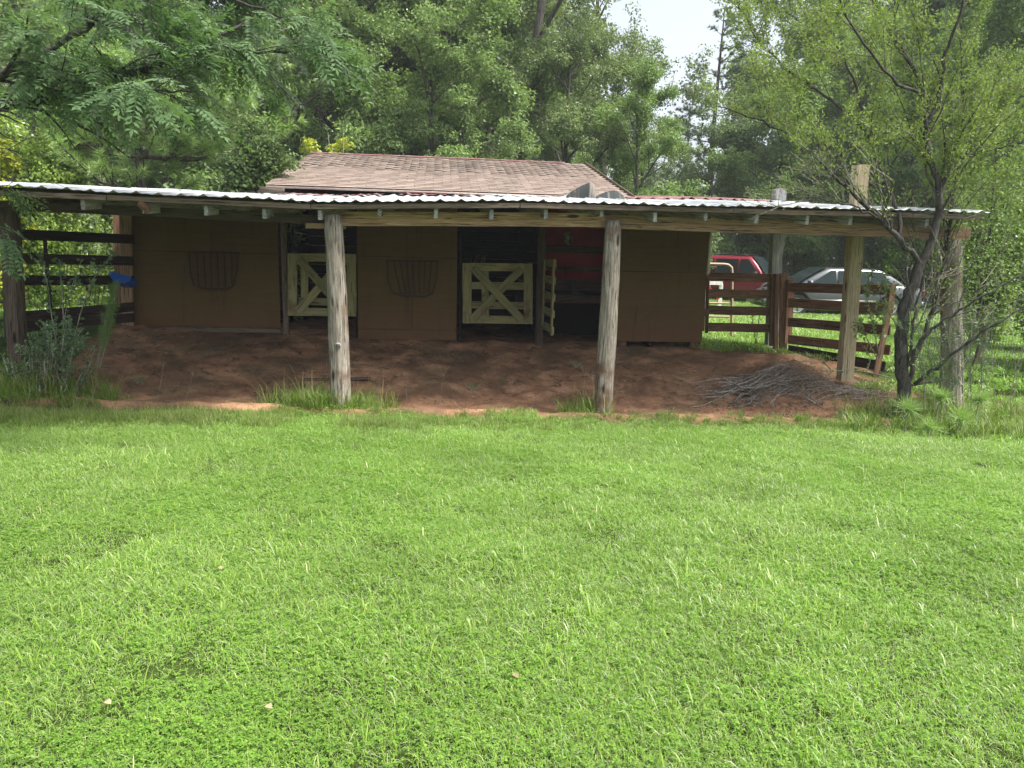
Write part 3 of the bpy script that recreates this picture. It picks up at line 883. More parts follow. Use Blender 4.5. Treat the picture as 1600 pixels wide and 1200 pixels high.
# papers / straw sticking up behind the second gate
for k in range(5):
    a = bp(735 + 5 * k, 405, WV + .4)
    bb('lath', (a.x, WV + .4, a.z - .1), (a.x + .03 + .03 * k % .05, WV + .42, a.z + .05 + .02 * (k % 3)), .02, .008, M_SHELF, barn, up=Vector((1, 0, 0)))

# ---- lean-to frame
BZ = 2.125   # top of the front beam over the middle bay
def beam(px0, px1, yt0, yb0, yt1, yb1, v, th, mat):
    a1, a0 = bp(px0, yt0, v), bp(px0, yb0, v); b1, b0 = bp(px1, yt1, v), bp(px1, yb1, v)
    return bb('beam', (a0 + a1) / 2, (b0 + b1) / 2, (a1.z - a0.z + b1.z - b0.z) / 2, th, mat, barn, seg=6, warp=.006)
beam(-60, 505, 311, 326, 336, 351, .12, .045, M_OLDBEAM)
beam(478, 540, 349, 357, 350, 358, .05, .05, M_BEAM)
beam(532, 945, 331, 353, 333, 355, .0, .045, M_BEAM)
beam(920, 1515, 333, 357, 356, 374, .02, .045, M_BEAM)
# back ledger and purlins
for v in (.9, 1.9, 2.85):
    for ua, ub in ((-8, -4), (-3.98, 0), (.02, 4), (4.02, 5.8)):
        bb('purlin', (ua, v, roof_z(ua, v) - .045), (ub, v, roof_z(ub, v) - .045), .035, .09, M_OLDBEAM, barn)
pts = [-8, -4.6, -2.4, 0, 2.6, 4.9, 5.85]
for ua, ub in zip(pts[:-1], pts[1:]):
    bb('edge_board', (ua + .005, -.36, roof_z(ua, -.36) - .055), (ub - .005, -.36, roof_z(ub, -.36) - .055), .058, .03, M_EDGE, barn)
# rafters, tails showing under the edge board
for px, drop in ((35, 0), (131, .0), (226, .01), (322, .0), (413, .01), (500, .0), (593, -.035), (681, -.01), (768, .01), (853, .0), (940, -.045), (1024, .0), (1103, -.03), (1183, 0), (1262, .0), (1330, -.01), (1395, 0), (1450, 0)):
    u = bp(px, 330, -.3).x
    z0 = roof_z(u, -.3) - .15 - drop
    bb('rafter', (u, -.31, z0), (u + .02, 2.95, roof_z(u, 2.95) - .14), .11, .045, M_RAFT if px > 100 else M_OLDBEAM, barn, warp=.002)
# curled strip of bark hanging from the third rafter
V, F = tubes([(np.array([[0, 0, 0], [.02, -.02, -.04], [.05, 0, -.08], [.07, .02, -.12], [.05, 0, -.15]]), np.array([.02, .045, .05, .045, .01]))], 7)
V = V + (fbm(V[:, 0] * 60, V[:, 2] * 60, 2) - .4)[:, None] * .03
link('wasp_nest', np_mesh('wasp_nest', V, F, flat('papery_brown', (.16, .09, .06), .95, noise=.6, scale=40)), BM @ Matrix.Translation((bp(222, 318, -.33).x - .02, -.33, bp(222, 312, -.33).z)), None,
     'small ragged brown wasp nest under the tin edge above the board fence', 'wasp nest')

# corrugated sheets
def tin_sheet(name, u0, u1, v0, v1, mat, dz=0, skew=0, nv=6, curl=None, pitch=.24, amp=.022):
    nu = int(round((u1 - u0) / pitch)) * 8 + 1
    U = np.linspace(u0, u1, nu); Vv = np.linspace(v0, v1, nv)
    ph = ((U - u0) / pitch) % 1.0
    prof = amp * np.exp(-((ph - .5) / .13) ** 2) + .004 * np.cos(ph * 12.56)
    A, Bv = np.meshgrid(U, Vv, indexing='ij')
    Z = np.array([[roof_z(u, v) for v in Vv] for u in U]) + prof[:, None] + dz
    Z += (fbm(A * 1.3, Bv * 1.3, 2) - .37) * .03
    Bv = Bv + skew * (A - u0)
    if curl is not None: A, Bv, Z = curl(A, Bv, Z, U, Vv)
    c = np.array([(u0 + u1) / 2, v0, Z[nu // 2, 0]])
    V = np.stack([A, Bv, Z], -1).reshape(-1, 3) - c
    top = V; bot = V - [0, 0, .003]
    i = np.arange(nu - 1)[:, None] * nv; j = np.arange(nv - 1)[None, :]
    F1 = np.stack([i + j, i + j + nv, i + j + nv + 1, i + j + 1], -1).reshape(-1, 4)
    n0 = len(V)
    rim = [k * nv for k in range(nu)] + [(nu - 1) * nv + k for k in range(1, nv)] + [k * nv + nv - 1 for k in range(nu - 2, -1, -1)] + [k for k in range(nv - 2, 0, -1)]
    rim = np.array(rim); r2 = np.roll(rim, -1)
    F3 = np.stack([rim, rim + n0, r2 + n0, r2], -1)
    F = np.concatenate([F1, F1[:, ::-1] + n0, F3])
    return bmesh_local(name, np.concatenate([top, bot]), F, mat, M=Matrix.Translation(c), smooth=False)
rt = random.Random(4)
u = -8.0; k = 0
while u < 5.75:
    w_ = min(.96, 5.95 - u)
    w_ = max(.24, round(w_ / .24) * .24)
    tin_sheet('roof_sheet', u, u + w_ + .0, -.41 + rt.uniform(-.02, .025), 2.98, M_TIN, dz=.004 * (k % 2) + .002, skew=rt.uniform(-.008, .008))
    u += w_ - .001; k += 1
# second, rusty red course of sheets and loose scraps under the shingles
for ua, n_, v0, v1, dz in ((-1.55, 3, 2.15, 2.9, .03), (-.75, 2, 1.9, 2.7, .02), (2.02, 4, 2.3, 4.7, .035), (2.95, 4, 2.5, 4.7, .04), (3.9, 3, 2.75, 4.5, .03)):
    tin_sheet('red_roof_sheet', ua, ua + n_ * .24, v0, v1, M_REDTIN, dz=dz, skew=rt.uniform(-.05, .05))
tin_sheet('roof_sheet', 4.65, 5.37, 2.9, 3.9, M_TIN, dz=.02)
for ua, v0, dz, sk in ((-3.3, 2.3, .03, .08), (-2.5, 2.1, .03, -.1), (-.2, 2.0, .03, .1), (.5, 2.2, .02, -.06)):
    tin_sheet('loose_scrap', ua, ua + .72, v0, v0 + .5, M_REDTIN if ua < -2.4 or ua > .3 else M_TIN, dz=dz, skew=sk, amp=.008)
# wind-lifted flaps: torn corners of tin curled up into the air
def sail(x0, x1, yb, tops, v, mat, lean=.22, dz=0):
    n, m = len(tops), 7; V = []
    for k, yt in enumerate(tops):
        px = x0 + (x1 - x0) * k / (n - 1)
        b = bp(px, yb, v); t = bp(px + 6 * (yb - yt) / 20, yt, v)
        for j in range(m):
            f = j / (m - 1); c = math.sin(f * 2.2) * (b.z - t.z) * -.30
            V.append((b.x + (t.x - b.x) * f, v + lean * f - c * .6, b.z + (t.z - b.z) * f + dz))
    V = np.array(V); nn = len(V); V2 = V + [0, .006, -.003]
    F = [(i * m + j, (i + 1) * m + j, (i + 1) * m + j + 1, i * m + j + 1) for i in range(n - 1) for j in range(m - 1)]
    rim = [i * m for i in range(n)] + [(n - 1) * m + j for j in range(1, m)] + [i * m + m - 1 for i in range(n - 2, -1, -1)] + [j for j in range(m - 2, 0, -1)]
    F += [tuple(x + nn for x in f[::-1]) for f in F] + [(rim[k], rim[k - 1], rim[k - 1] + nn, rim[k] + nn) for k in range(len(rim))]
    c = V.mean(0)
    bmesh_local('lifted_sheet', np.concatenate([V, V2]) - c, F, mat, M=Matrix.Translation(c))
for _k in range(1): tin_sheet('roof_sheet', -5.75 + .96 * _k, -4.79 + .96 * _k, 2.9, 4.9, M_TIN, dz=.012 + .004 * _k)
sail(864, 900, 313, [312, 308, 304, 301, 299], 2.15, M_GREYTIN)
sail(884, 930, 313, [305, 298, 293, 289, 286, 284, 289, 303], 1.9, M_TINDARK, lean=.1)
sail(928, 986, 314, [307, 303, 299, 296, 295, 298, 303, 309], 1.9, M_TINDARK, lean=.3)
sail(560, 600, 311, [309, 307, 306.5, 308, 310], 2.2, M_REDTIN, lean=.4)

# shingle roof: deck, individual shingles, ridge strip
EZ, RZ_, EV, RVV = 2.55, 3.56, 2.86, 7.0
sl_ = math.atan2(RZ_ - EZ, RVV - EV); SL = math.hypot(RZ_ - EZ, RVV - EV)
UL, UR = -3.62, 2.20
def slope_M(u, s, off=0):
    M = Matrix.Translation((u, EV + s * math.cos(sl_) - off * math.sin(sl_), EZ + s * math.sin(sl_) + off * math.cos(sl_)))
    return M @ Matrix.Rotation(sl_, 4, 'X')
V, F = box_arrays(UR - UL, SL, .03, ((UR - UL) / 2, SL / 2, -.02))
roof = bmesh_local('shingle_roof', V, F, M_FELT, M=slope_M(UL, 0))
V, F = box_arrays(UR - UL, SL, .03, ((UR - UL) / 2, SL / 2, -.02))
bmesh_local('rear_roof', V, F, M_SHINGLE, M=Matrix.Translation((UR, 11.14, EZ)) @ Matrix.Rotation(math.pi, 4, 'Z') @ Matrix.Rotation(sl_, 4, 'X'))
shv = []
for k in range(5):
    rr = random.Random(70 + k); w0, e0 = .292, .150
    q = [(0, 0), (w0, 0), (w0, e0), (0, e0)]
    V = [(a + rr.uniform(-.004, .004), b + rr.uniform(-.005, .005) * (b == 0), (.014 if b == 0 else .002) + dz + rr.uniform(0, .003)) for dz in (0, .006) for a, b in q]
    shv.append((V, [(3, 2, 1, 0), (4, 5, 6, 7), (0, 1, 5, 4), (1, 2, 6, 5), (2, 3, 7, 6), (3, 0, 4, 7)]))
shm = [np_mesh('shingle', V, F, M_SHINGLE) for V, F in shv]
rows = int(SL / .141); n_sh = 0; rest = []; tints = []
rs = random.Random(3)
for r_ in range(rows):
    x = UL + (0 if r_ % 2 else -.15)
    while x < UR - .05:
        x0 = max(x, UL); wclip = min(x + .292, UR) - x0
        if wclip > .1:
            kk = rs.randrange(5)
            M = slope_M(x0, r_ * .141) @ Matrix.Rotation(rs.uniform(-.006, .006), 4, 'Z') @ Matrix.Diagonal((wclip / .292, 1, 1, 1))
            if n_sh < 298 and x0 > -3.9:
                link('shingle', shm[kk], BM @ M, roof); n_sh += 1
            else:
                rest.append((np.array([M @ Vector(v) for v in shv[kk][0]]), np.array(shv[kk][1])))
                tints.append(np.full(8, rs.random()))
        x += .304
V, F = join_arrays(rest)
o = bmesh_local('upper_shingles', V, F, M_SHINGLE, parent=roof, tint=np.concatenate(tints), kind='stuff')
for u0, u1, dz in ((UL, -2.1, 0), (-2.1, .3, .004), (.3, 1.75, .0)):
    V = np.array([(u0, -.10, -.022), (u1, -.10, -.022), (u0, 0, .006), (u1, 0, .006), (u0, .10, -.022), (u1, .10, -.022)]); V = np.concatenate([V, V - [0, 0, .006]])
    bmesh_local('ridge_cap', V, [(0, 1, 3, 2), (2, 3, 5, 4), (0, 6, 7, 1), (4, 5, 11, 10), (0, 2, 8, 6), (2, 4, 10, 8), (1, 7, 9, 3), (3, 9, 11, 5)], M_REDTIN, M=Matrix.Translation((0, RVV, RZ_ + .028 + dz)))
a_, b_ = slope_M(UR + .012, -.04, .0).translation, slope_M(UR + .012, SL, 0).translation
bb('rake_board', a_, b_, .10, .02, M_EDGE, barn)
# mossy block lying on the tin
bbox_M = BM @ Matrix.Translation((bp(425, 293, 2.3).x, 2.3, roof_z(-2.9, 2.3) + .075))
V, F = box_arrays(.34, .12, .08)
link('wood_block', np_mesh('wood_block', V, F, M_EDGE), bbox_M, None, 'short mossy wood block lying on the tin where bushes meet shingles', 'block')

# ---- posts
def pole(name, top, bot, r, sides, mat, parent, rng, taper=.9, sq=False, label=None):
    """round weathered pole with flats, cracks and a slight lean"""
    top, bot = BM @ Vector(top), BM @ Vector(bot)
    M = axis_matrix(bot, top)
    L = (top - bot).length; n = 16; V = []; F = []
    for i in range(n):
        t = i / (n - 1)
        ox, oy = (.014 * math.sin(3.1 * t + r * 50), .012 * math.sin(4.7 * t + 1)) if not sq else (0, 0)
        for k in range(sides):
            a = 2 * math.pi * k / sides
            if sq:
                rr = r / max(abs(math.cos(a)), abs(math.sin(a))) * (.965 if k % (sides // 4) == sides // 8 else 1)
            else:
                rr = r * (1 - (1 - taper) * t) * (1 + .05 * math.sin(2 * a + 4 * t) + .03 * math.sin(5 * a + 9 * t)) * (1 + rng.uniform(-.02, .02))
                if i == n - 1: rr *= .93
            V.append((L * t + (rng.uniform(-.01, .01) if i == n - 1 else 0), math.cos(a) * rr + ox, math.sin(a) * rr + oy))
    for i in range(n - 1):
        for k in range(sides):
            F.append((i * sides + k, i * sides + (k + 1) % sides, (i + 1) * sides + (k + 1) % sides, (i + 1) * sides + k))
    F.append(tuple(range((n - 1) * sides, n * sides)))
    return link(name, np_mesh(name, V, F, mat, smooth=not sq), M, parent, label=label)
def post_px(xt, yt, xb, v, r, mat, sides=20, sq=False, label=None, taper=.9, name='post'):
    a = bp(xt, yt, v); b = bp(xb, 620, v)
    wpt = BM @ b
    for _ in range(4):
        z = hz(wpt.x, wpt.y)
    bu_ = b.x
    return pole(name, (a.x, v, a.z), (bu_, v, z - .06), r, sides, mat, barn, RB, taper, sq, label)
p1 = post_px(520, 336, 532, -.13, .122, M_LOG, label='leaning grey round pole with brown stripe and knot')
p2 = post_px(957, 345, 943, -.11, .116, M_LOG, taper=.88)
p3 = post_px(1491, 368, 1488, .10, .15, M_LOG, taper=.82)
# branch stub knot on the first pole
kM = BM @ Matrix.Translation((bp(528, 540, -.25).x, -.25, bp(528, 540, -.25).z))
V, F = tubes([(np.array([[0, .03, 0], [0, -.006, 0], [0, -.012, 0]]), np.array([.036, .033, .028])), (np.array([[0, -.004, 0], [0, -.018, 0]]), np.array([.014, .012]))], 12)
link('knot', np_mesh('knot', V, F, M_RAFT, True), kM, barn)
sqm = M_PALEPOST
a = bp(1345, 258, 1.0); b = bp(1321, 582, 1.0)
pole('tall_post', (a.x, 1.0, a.z), (b.x, 1.0, b.z - .12), .092, 8, sqm, barn, RB, 1, True, label='tall pale square post sticking up through the tin')
a = bp(1218, 295, 3.3); b = bp(1206, 538, 3.3)
pole('tall_post', (a.x, 3.3, a.z), (b.x, 3.3, b.z - .3), .095, 8, M_RAFT, barn, RB, 1, True)
a = bp(14, 318, .35); b = bp(24, 530, .35)
pole('fence_side_post', (a.x, .35, a.z), (b.x, .35, -.1), .08, 8, M_OLDBEAM, barn, RB, 1, True)
a = bp(197, 335, 2.93); b = bp(199, 515, 2.93)
bb('corner_board', (b.x, 2.93, -.1), (a.x, 2.93, 2.33), .17, .05, M_BEAM, barn, up=Vector((1, 0, 0)))
bb('corner_board', (b.x - .40, 3.6, -.1), (a.x - .40, 3.6, 2.38), .12, .05, M_FENCE, barn, up=Vector((1, 0, 0)))
bb('corner_board', (b.x - .17, 3.5, -.1), (a.x - .17, 3.5, 2.37), .05, .05, M_RAFT, barn, up=Vector((1, 0, 0)))
# ------------------------------------------------------------------ board fences
def fence_rail(root, p, q, wd, Y0, Y1, mat, name='rail', th=.028):
    return board(name, at(*p, Y0), at(*q, Y1), wd, th, mat, root)
g0 = gp(20, 535)
lf = empty('board_fence', Matrix.Translation((-6.5, 9.6, 0)), 'dark board fence under the left end of the tin roof', 'fence')
YL, YR = 9.05, 10.95
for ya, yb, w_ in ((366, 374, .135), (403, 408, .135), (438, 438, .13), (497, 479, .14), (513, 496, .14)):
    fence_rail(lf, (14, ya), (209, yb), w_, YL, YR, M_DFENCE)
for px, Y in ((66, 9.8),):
    a = at(px, 365, Y); board('picket', Vector((a.x, Y + .04, 0.1)), Vector((a.x, Y + .04, a.z)), .04, .03, M_DFENCE, lf, up=Vector((1, 0, 0)))

rf1 = empty('board_fence', BM @ Matrix.Translation((3.9, 3.2, 0)), 'short brown four-rail fence between the barn corner and the grey post', 'fence')
Y0, Y1 = 12.45, 12.45
for ya, yb in ((432, 435), (458, 460), (484, 487), (511, 513)):
    fence_rail(rf1, (1106, ya), (1210, yb), .15, Y0, Y1, M_FENCE)
for px, w_, y0, y1, Y in ((1100, .05, 437, 517, 12.42), (1106, .05, 438, 520, 12.5), (1207, .06, 428, 540, 12.38), (1214, .07, 428, 546, 12.30), (1225, .13, 427, 546, 12.36)):
    a = at(px, y0, Y); b = at(px - 2, y1, Y)
    board('upright', b, a, w_, .06, M_FENCE, rf1, up=Vector((1, 0, 0)))
for ya in (433, 485):
    board('hinge_block', at(1096, ya + 2, 12.38), at(1108, ya + 3, 12.38), .12, .03, M_FENCE, rf1)

rf2 = empty('board_fence', Matrix.Translation((5.0, 11.2, 0)), 'long brown five-rail fence section running past the tall pale post towards the tree', 'fence')
for ya, yb, k in ((449, 453, 0), (473, 482, 0), (503, 516, 0), (530, 547, 0), (546, 573, 1)):
    fence_rail(rf2, (1232, ya), (1396 - 5 * (ya > 500) - 8 * k, yb), .155, 12.2, 10.9, M_FENCE if not k else M_DFENCE)
board('upright', at(1368, 590, 10.7), at(1396, 446, 10.8), .09, .03, M_FENCE, rf2, up=Vector((1, 0, 0)))
board('upright', at(1231, 536, 12.3), at(1236, 437, 12.3), .12, .04, M_FENCE, rf2, up=Vector((1, 0, 0)))

# dark rail fence far beyond the cars
M_BLK = flat('black_stained_board', (.02, .02, .022), .8)
df = empty('rail_fence', Matrix.Translation((19, 26, 0)), 'low black board fence beyond the lawn on the far right', 'fence')
xs = [12.5 + 2.4 * i for i in range(9)]
for x in xs: board('post', Vector((x, 25.6, -.1)), Vector((x, 25.6, 1.0)), .1, .1, M_BLK, df, up=Vector((1, 0, 0)))
for x0, x1 in zip(xs[:-1], xs[1:]):
    for z in (.12, .36, .60, .84): board('rail', Vector((x0, 25.52, z)), Vector((x1, 25.52, z)), .20, .03, M_BLK, df)

# woven wire fence on the right
wf = empty('wire_fence', Matrix.Translation((8.5, 11.6, 0)), 'sagging woven wire fence with thin posts in the grass on the right', 'fence')
M_WIRE = flat('grey_wire', (.12, .12, .115), .5, .4)
wp = [(6.3, 11.1), (7.35, 11.3), (8.55, 11.5), (11.5, 12.0), (15, 12.6)]
g = []
for k in range(7):
    z = .08 + .17 * k
    P = []
    for (x0, y0), (x1, y1) in zip(wp[:-1], wp[1:]):
        for t in np.linspace(0, 1, 5)[:-1]:
            x, y = x0 + (x1 - x0) * t, y0 + (y1 - y0) * t
            P.append((x - 8.5, y - 11.6, hz(x, y) + z - .05 * math.sin(math.pi * t)))
    g.append((np.array(P), np.full(len(P), .0035)))
for t in np.arange(0, 1, .011):
    s = t * 4; i = int(s); f = s - i
    x = wp[i][0] + (wp[i + 1][0] - wp[i][0]) * f; y = wp[i][1] + (wp[i + 1][1] - wp[i][1]) * f
    z = hz(x, y)
    g.append((np.array([(x - 8.5, y - 11.6, z + .06), (x - 8.5, y - 11.6, z + 1.1)]), np.full(2, .0028)))
link('wire_mesh', np_mesh('wire_mesh', *tubes(g, 4), M_WIRE), Matrix.Translation((8.5, 11.6, 0)), wf)
for i, (x, y) in enumerate(wp[1:]):
    z = hz(x, y)
    board('post', Vector((x - .06, y, z - .1)), Vector((x + .10 * (i == 0), y, z + [.75, 1.35, 1.3, 1.3][i])), .06, .06, M_RAFT if i else M_OLDBEAM, wf, up=Vector((1, 0, 0)))

# green steel post and thin wire gate at the far left
a = at(6, 385, 9.4); b = at(12, 535, 9.4)
tp = empty('wire_gate', Matrix.Translation(b), 'narrow dark green steel gate frame left of the board fence', 'gate')
M_GRN = flat('dark_green_steel', (.015, .04, .03), .5)
for px, dx in ((4, 5), (-34, 5)):
    P = np.array([at(px + dx, 535, 9.4) - b, at(px, 384, 9.4) - b]); link('upright', np_mesh('upright', *tubes([(P, np.full(2, .017))], 6), M_GRN), Matrix.Translation(b), tp)
for k in range(6):
    y = 392 + 27 * k
    P = np.array([at(-32, y, 9.4) - b, at(7, y, 9.4) - b]); link('crossbar', np_mesh('crossbar', *tubes([(P, np.full(2, .008))], 5), M_GRN), Matrix.Translation(b), tp)

# blue plastic scoop sitting on the rail
M_BLUE = flat('blue_plastic', (.012, .09, .42), .35, noise=.1)
c = at(193, 438, 10.6)
prof = [(-.17, .075), (-.13, -.02), (-.05, -.075), (.09, -.07), (.145, -.02), (.16, .045)]
V = []; 
for y, s in ((-.11, 1), (.11, .95)):
    for x, z in prof: V.append((x * s, y, z))
for y, s in ((-.10, 1), (.10, .95)):
    for x, z in prof: V.append((x * s * .93, y, z * .85 + .012))
n = len(prof); F = []
for i in range(n - 1):
    F.append((i, i + 1, i + 1 + n, i + n)); F.append((i + 2 * n, i + 3 * n, i + 1 + 3 * n, i + 1 + 2 * n))
for o_, q in ((0, 2 * n), (n, 3 * n)):
    F.append(tuple(range(o_, o_ + n))); F.append(tuple(range(q + n - 1, q - 1, -1)))
    F.append((o_, q, q + n - 1, o_ + n - 1))
F.append((0, n, 3 * n, 2 * n)); F.append((n - 1, 2 * n - 1, 4 * n - 1, 3 * n - 1))
link('feed_scoop', np_mesh('feed_scoop', V, F, M_BLUE), Matrix.Translation(c) @ Matrix.Rotation(rad(8), 4, 'Y') @ Matrix.Rotation(rad(-20), 4, 'X'), None,
     'bright blue plastic feed scoop resting on the end of the dark fence rail', 'scoop')

# tan pipe gate and red and white stand beyond the short fence
M_TAN = flat('tan_pipe', (.42, .30, .20), .5)
pg = empty('pipe_gate', Matrix.Translation((4.3, 14.5, 0)), 'tan steel pipe gate standing beyond the short fence by the barn corner', 'gate')
Y = 14.2
def pip(pts, r, name='pipe'):
    P = np.array([at(x, y, Y) for x, y in pts]); c = P.mean(0)
    link(name, np_mesh(name, *tubes([(P - c, np.full(len(P), r))], 8), M_TAN, True), Matrix.Translation(c), pg)
pip([(1090, 412), (1132, 413), (1138, 414), (1143, 418), (1144, 428), (1143, 540)], .028)
pip([(1090, 437), (1141, 437)], .018); pip([(1090, 473), (1141, 474)], .018); pip([(1090, 494), (1140, 495)], .018)
wb = empty('white_stand', Matrix.Translation((6.0, 19, 0)), 'small white and red sawhorse beside the red vehicle', 'sawhorse')
M_WHT = flat('white_board', (.72, .72, .70), .7)
M_RDB = flat('red_board', (.45, .03, .04), .6)
board('top_rail', at(1098, 441, 19), at(1129, 442, 19), .12, .05, M_WHT, wb)
board('brace', at(1102, 446, 18.96), at(1124, 466, 18.96), .12, .04, M_RDB, wb)
board('leg', at(1123, 484, 19.05), at(1127, 444, 19.05), .10, .05, M_WHT, wb, up=Vector((1, 0, 0)))
board('leg', at(1100, 484, 19.05), at(1103, 444, 19.05), .10, .05, M_WHT, wb, up=Vector((1, 0, 0)))
# white iron hook above the corner
hk = [(1113, 400), (1114, 396), (1118, 393), (1124, 392), (1125, 396), (1121, 398), (1119, 396)]
P = np.array([at(x, y, 13.2) for x, y in hk]); c = P[0].copy()
link('plant_hook', np_mesh('plant_hook', *tubes([(P - c, np.full(len(P), .008))], 5), M_WHT), Matrix.Translation(c), None, 'small curled white iron plant hook at the corner of the barn', 'hook')

# ------------------------------------------------------------------ vehicles
M_GLASS, t_, b_g = new_mat('car_glass')
b_g.inputs['Base Color'].default_value = (.02, .03, .032, 1); b_g.inputs['Roughness'].default_value = .1; b_g.inputs['Specular IOR Level'].default_value = .15
M_TYRE = flat('tyre_rubber', (.018, .018, .018), .85)
M_RIM = flat('alloy_rim', (.55, .56, .58), .3, .8, .05)
M_TRIM = flat('dark_trim', (.03, .03, .032), .6)
M_LAMP = flat('clear_headlamp', (.7, .72, .74), .12, .3, .05)
def vehicle(name, label, cat, loc, yaw, paint, L, Wd, H, lower, cabin, wheels, wr, dark_arch=False, rack=False, wins=(), cladding=None, tint_low=None):
    R0 = Matrix.Translation(loc) @ Matrix.Rotation(rad(yaw), 4, 'Z')
    root = empty(name, R0, label, cat)
    hw = Wd / 2
    def mk(nm, V, F, mat, M=Matrix.Identity(4), smooth=True, par=root):
        me = np_mesh(nm, V, F, mat, smooth)
        return link(nm, me, R0 @ M, par)
    # lower body loft
    xs_ = np.unique(np.concatenate([np.linspace(-L / 2, L / 2, 60)] + [np.linspace(wx - wr * 1.3, wx + wr * 1.3, 24) for wx in wheels]))
    px_ = [p[0] for p in lower]; pz = [p[1] for p in lower]; pw = [p[2] for p in lower]; pb = [p[3] for p in lower]
    rings = []
    for x in xs_:
        zt, w_, zb = np.interp(x, px_, pz), hw * np.interp(x, px_, pw), np.interp(x, px_, pb)
        za = zb
        for wx in wheels:
            d = abs(x - wx); R_ = wr * 1.16
            if d < R_: za = max(za, wr + math.sqrt(R_ * R_ - d * d))
        z_mid = zb + (zt - zb) * .55
        half = [(0, zb), (w_ * .82, max(zb, za - .0)), (w_ * .96, max(zb + .02, za)), (w_ * 1.0, max(zb + .16, za + .015)), (w_ * 1.0, max(z_mid, za + .03)), (w_ * .985, max(zt - .16, za + .04)), (w_ * .95, zt - .05), (w_ * .87, zt), (w_ * .5, zt + .035), (0, zt + .045)]
        if za > zb: half[0] = (0, zb)
        ring = [(x, y, z) for y, z in half] + [(x, -y, z) for y, z in half[-2:0:-1]]
        rings.append(ring)
    V = np.array(rings).reshape(-1, 3); m = len(rings[0]); F = []
    for i in range(len(xs_) - 1):
        for k in range(m):
            F.append((i * m + k, i * m + (k + 1) % m, (i + 1) * m + (k + 1) % m, (i + 1) * m + k))
    F.append(tuple(range(m - 1, -1, -1))); F.append(tuple(range((len(xs_) - 1) * m, len(xs_) * m)))
    body = mk('body', V, F, paint)
    # cabin: four pillars' planes as a rounded loft along x
    xa, xf, xr, xc, zbelt = cabin
    ns = 40; rings = []
    for i in range(ns + 1):
        x = xc + (xa - xc) * i / ns
        if x > xf: t = (xa - x) / (xa - xf)
        elif x < xr: t = (x - xc) / (xr - xc)
        else: t = 1
        t = min(1, t); t = 1 - (1 - t) ** 1.25
        zt = zbelt + (H - zbelt) * max(.02, t) - .012 * abs(x - (xf + xr) / 2)
        wt = hw * (.90 - .17 * (zt - zbelt) / (H - zbelt))
        half = [(0, zbelt - .05), (hw * .90, zbelt - .05), (hw * .90 + (wt - hw * .90) * .5, (zbelt + zt) / 2), (wt + .01, zt - .05), (wt - .05, zt - .005), (wt * .5, zt + .012), (0, zt + .018)]
        rings.append([(x, y, z) for y, z in half] + [(x, -y, z) for y, z in half[-2:0:-1]])
    V = np.array(rings).reshape(-1, 3); m = len(rings[0]); F = []
    for i in range(ns):
        for k in range(m): F.append((i * m + k, i * m + (k + 1) % m, (i + 1) * m + (k + 1) % m, (i + 1) * m + k))
    F.append(tuple(range(m - 1, -1, -1))); F.append(tuple(range(ns * m, (ns + 1) * m)))
    mk('cabin', V, F, paint)
    hh = H - zbelt
    def side_y(z): return hw * (.90 - .17 * (z - zbelt) / hh) + .012
    for s in (-1, 1):
        for quad in wins:
            V = []
            for dd in (0, .01):
                for x, f in quad:
                    z = zbelt + hh * f; V.append((x, s * (side_y(z) + dd - .004), z))
            n = len(quad)
            F = [tuple(range(n)), tuple(range(2 * n - 1, n - 1, -1))] + [(i, (i + 1) % n, (i + 1) % n + n, i + n) for i in range(n)]
            mk('side_window', V, F, M_GLASS, smooth=False)
    # windscreen and rear screen
    for xb, xt, nm in ((xa, xf, 'windscreen'), (xc, xr, 'rear_screen')):
        V = []; sgn = 1 if xb > xt else -1
        for dd in (0, .012):
            for t in np.linspace(.06, .93, 6):
                x = xb + (xt - xb) * t; tt = 1 - (1 - t) ** 1.25
                z = zbelt + hh * tt
                wt = hw * (.88 - .17 * tt) - .05
                for y in np.linspace(-1, 1, 5): V.append((x + sgn * (.02 + dd) + sgn * .0 * y, y * wt, z + .012 + dd))
        F = [(i * 5 + j + o_, i * 5 + j + 1 + o_, (i + 1) * 5 + j + 1 + o_, (i + 1) * 5 + j + o_) for o_ in (0, 30) for i in range(5) for j in range(4)]
        mk(nm, V, F, M_GLASS)
    # wheels
    th = np.linspace(0, 2 * np.pi, 28, endpoint=False)
    def lathe(prof):
        V = np.array([[r * math.cos(a), y, r * math.sin(a)] for a in th for r, y in prof]); k = len(prof); n = len(th)
        F = [(i * k + j, i * k + j + 1, ((i + 1) % n) * k + j + 1, ((i + 1) % n) * k + j) for i in range(n) for j in range(k - 1)]
        return V, F
    ty = np_mesh('tyre', *lathe([(wr * .64, -.10), (wr * .9, -.11), (wr * .98, -.09), (wr, -.05), (wr, .05), (wr * .98, .09), (wr * .9, .11), (wr * .64, .10)]), M_TYRE, True)
    g = [lathe([(wr * .66, -.07), (wr * .66, -.105), (wr * .60, -.10), (wr * .58, -.02), (.001, -.02)]), lathe([(wr * .12, -.11), (.001, -.115), (.0005, -.02), (wr * .12, -.03), (wr * .12, -.11)])]
    for k in range(5):
        for e in (-.16, .16):
            a = 2 * math.pi * k / 5 + e + .3
            V = []
            for r in (wr * .08, wr * .62):
                for tw in (-.022, .022):
                    for y in (-.095, -.05): V.append((r * math.cos(a) - tw * math.sin(a), y, r * math.sin(a) + tw * math.cos(a)))
            g.append((V, [(0, 1, 3, 2), (4, 6, 7, 5), (0, 4, 5, 1), (2, 3, 7, 6), (0, 2, 6, 4), (1, 5, 7, 3)]))
    VV, FF, off = [], [], 0
    for V, F in g:
        VV += [tuple(v) for v in V]; FF += [tuple(i + off for i in f) for f in F]; off += len(V)
